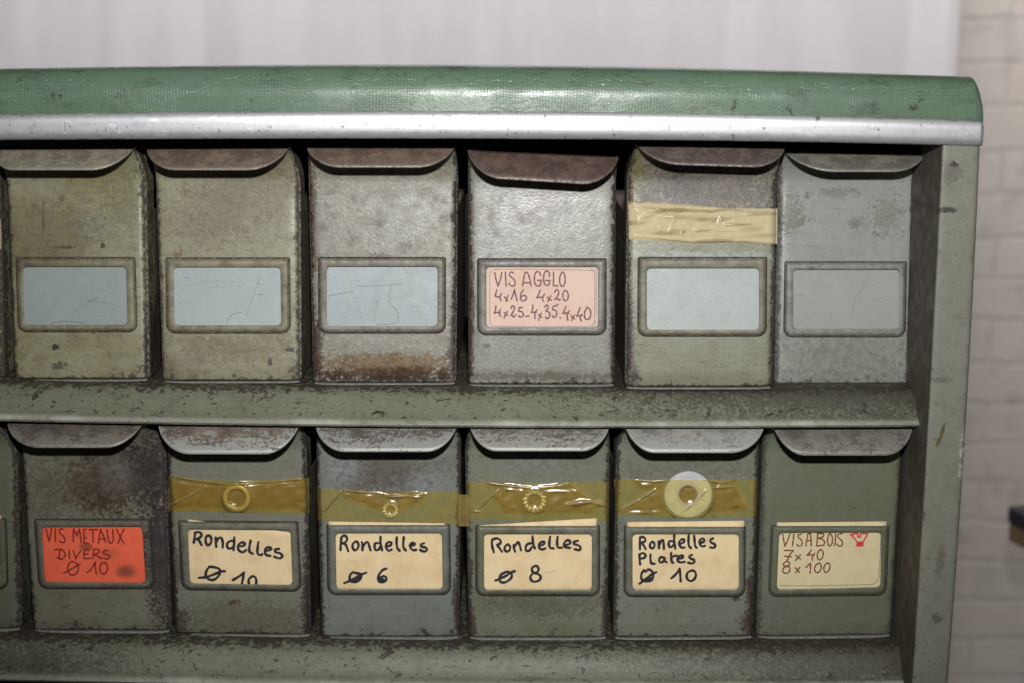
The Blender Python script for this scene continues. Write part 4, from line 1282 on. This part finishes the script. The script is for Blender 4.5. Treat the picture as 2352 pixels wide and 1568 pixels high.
for i in range(9):
    v = i / 8
    r = []
    for j in range(9):
        u = j / 8
        x, y = ft(lerp(2125, 2278, u), lerp(lerp(200, 205, u), lerp(655, 662, u), v))
        r.append(D["lc"].place(x, y, .0016 - .0003 * math.cos(u * 3.1) ** 2))
    rws.append(r)
fq.grid(rws, flip=True)
fq.extra = {"loose": [1.0] * 81, "milk": [.14] * 81}
fq.build("tape_flap", TAPE_L2, t3, t3.location, angle=180)

W4 = washer(D["ld"], 1227.8, 1148.5, .0069, .0043, .0011, "brass coloured toothed washer under tape above card Rondelles 8", ZINC, teeth=15)
make_tape(D["ld"], qc(fu, (20, 165), (300, 165), (700, 180), (1200, 180), (1650, 165), (2240, 155)), qc(fu, (40, 735), (600, 745), (1100, 760), (1500, 762), (2235, 770)),
          "greenish yellow tape puckered over the larger toothed washer", TAPE,
          loose=qc(fu, (320, 165), (1000, 180), (1640, 165), (2000, 440), (2150, 520), (1950, 640), (600, 650), (480, 460), (420, 400), (520, 280)),
          ridges=ridge(fu, "320,165 700,222 1020,248", .0012, 2.0, .6) + ridge(fu, "1150,245 1400,225 1640,168", .0009, 3.6, .45) + ridge(fu, "590,270 900,292", .0007, 1.6, .5) + ridge(fu, "1240,305 1740,305", .0007, 2.2, .35)
          + ridge(fu, "150,615 330,450 520,280", .0011, 2.0, .35) + ridge(fu, "1560,510 1950,462 2200,520", .0012, 4.5, .40) + ridge(fu, "1650,180 1820,340 2000,445", .0008, 4.5, .28) + ridge(fu, "130,615 240,625", .0009, 2.0, .6), wash=W4)
W5 = washer(D["le"], 1580.2, 1133.9, .0146, .0056, .0014, "wide pale flat washer half covered by tape above card Rondelles Plates", PALE)
make_tape(D["le"], qc(fv, (55, 250), (900, 258), (1480, 262), (2240, 248)), qc(fv, (85, 800), (700, 830), (1200, 846), (1700, 832), (2225, 820)),
          "greenish yellow tape stretched over the wide flat washer", TAPE,
          loose=qc(fv, (320, 260), (1880, 257), (1930, 360), (2100, 720), (1300, 760), (170, 760), (400, 560), (640, 440), (430, 390)),
          ridges=ridge(fv, "370,260 650,282 890,262", .0009, 2.2, .5) + ridge(fv, "1500,262 1700,297 1870,257", .0009, 2.2, .45) + ridge(fv, "1560,378 1920,360", .0008, 2.0, .4) + ridge(fv, "165,715 430,570 690,400", .0011, 2.2, .4)
          + ridge(fv, "1930,370 2090,700", .0006, 3.5, .25) + ridge(fv, "1470,400 1340,545", .0007, 2.0, .35) + ridge(fv, "1260,620 1110,740", .0007, 2.0, .35) + ridge(fv, "1110,395 1200,418 1390,398", .0003, 1.6, .3) + ridge(fv, "230,765 800,750", .0006, 4.0, .2), wash=W5)
f5 = cx(2100, 660, 4.2)
make_tape(D["ue"], qc(f5, (85, 82), (600, 112), (1100, 150), (1500, 188), (2200, 190)), qc(f5, (95, 622), (500, 645), (1000, 676), (1500, 662), (2195, 690)),
          "wrinkled cream yellow tape above the clean empty holder", TAPE_CREAM, milk0=.70, cloud=.45, ripple=.00003,
          loose=qc(f5, (150, 150), (600, 205), (1250, 225), (1500, 195), (2180, 195), (2150, 665), (1000, 640), (150, 570)),
          ridges=ridge(f5, "170,150 600,205 1250,228 1500,200 1850,235", .0012, 3.0, -.85) + ridge(f5, "500,300 750,310 1150,320", .0004, 7, -.5) + ridge(f5, "1030,510 1250,500", .0005, 3, -.8) + ridge(f5, "1450,415 1850,412", .0004, 3.5, -.7) + ridge(f5, "120,600 700,640 1200,668 1700,655 2150,680", .0004, 3.2, -.8) + ridge(f5, "110,85 700,122 1150,158 1500,190", .0003, 2.5, -.6) + ridge(f5, "280,320 430,260 600,195", .0012, 2.5, .9) + ridge(f5, "740,290 720,430 660,580", .0009, 2.2, .95)
          + ridge(f5, "880,400 850,570", .0008, 2, .9) + ridge(f5, "520,440 540,570", .0007, 2, .9) + ridge(f5, "1040,490 1150,470 1320,480", .0008, 1.8, .9) + ridge(f5, "1420,290 1350,440", .0008, 2.2, .95)
          + ridge(f5, "1590,200 1605,500;1770,200 1775,290", .0006, 1.4, .9) + ridge(f5, "150,570 500,600 1000,655 1500,640 2150,665", .0010, 2.6, .5) + ridge(f5, "1460,420 1850,400;1300,500 1900,492", .0007, 2.2, .35))
make_tape(D["uz"], [(-310, 505), (-4, 505), (2, 506)], [(-308, 570), (-2, 572), (4, 573)], "yellow tape on the drawer cut off at the left edge", TAPE_CREAM, milk0=.4, nx=40, ny=12)
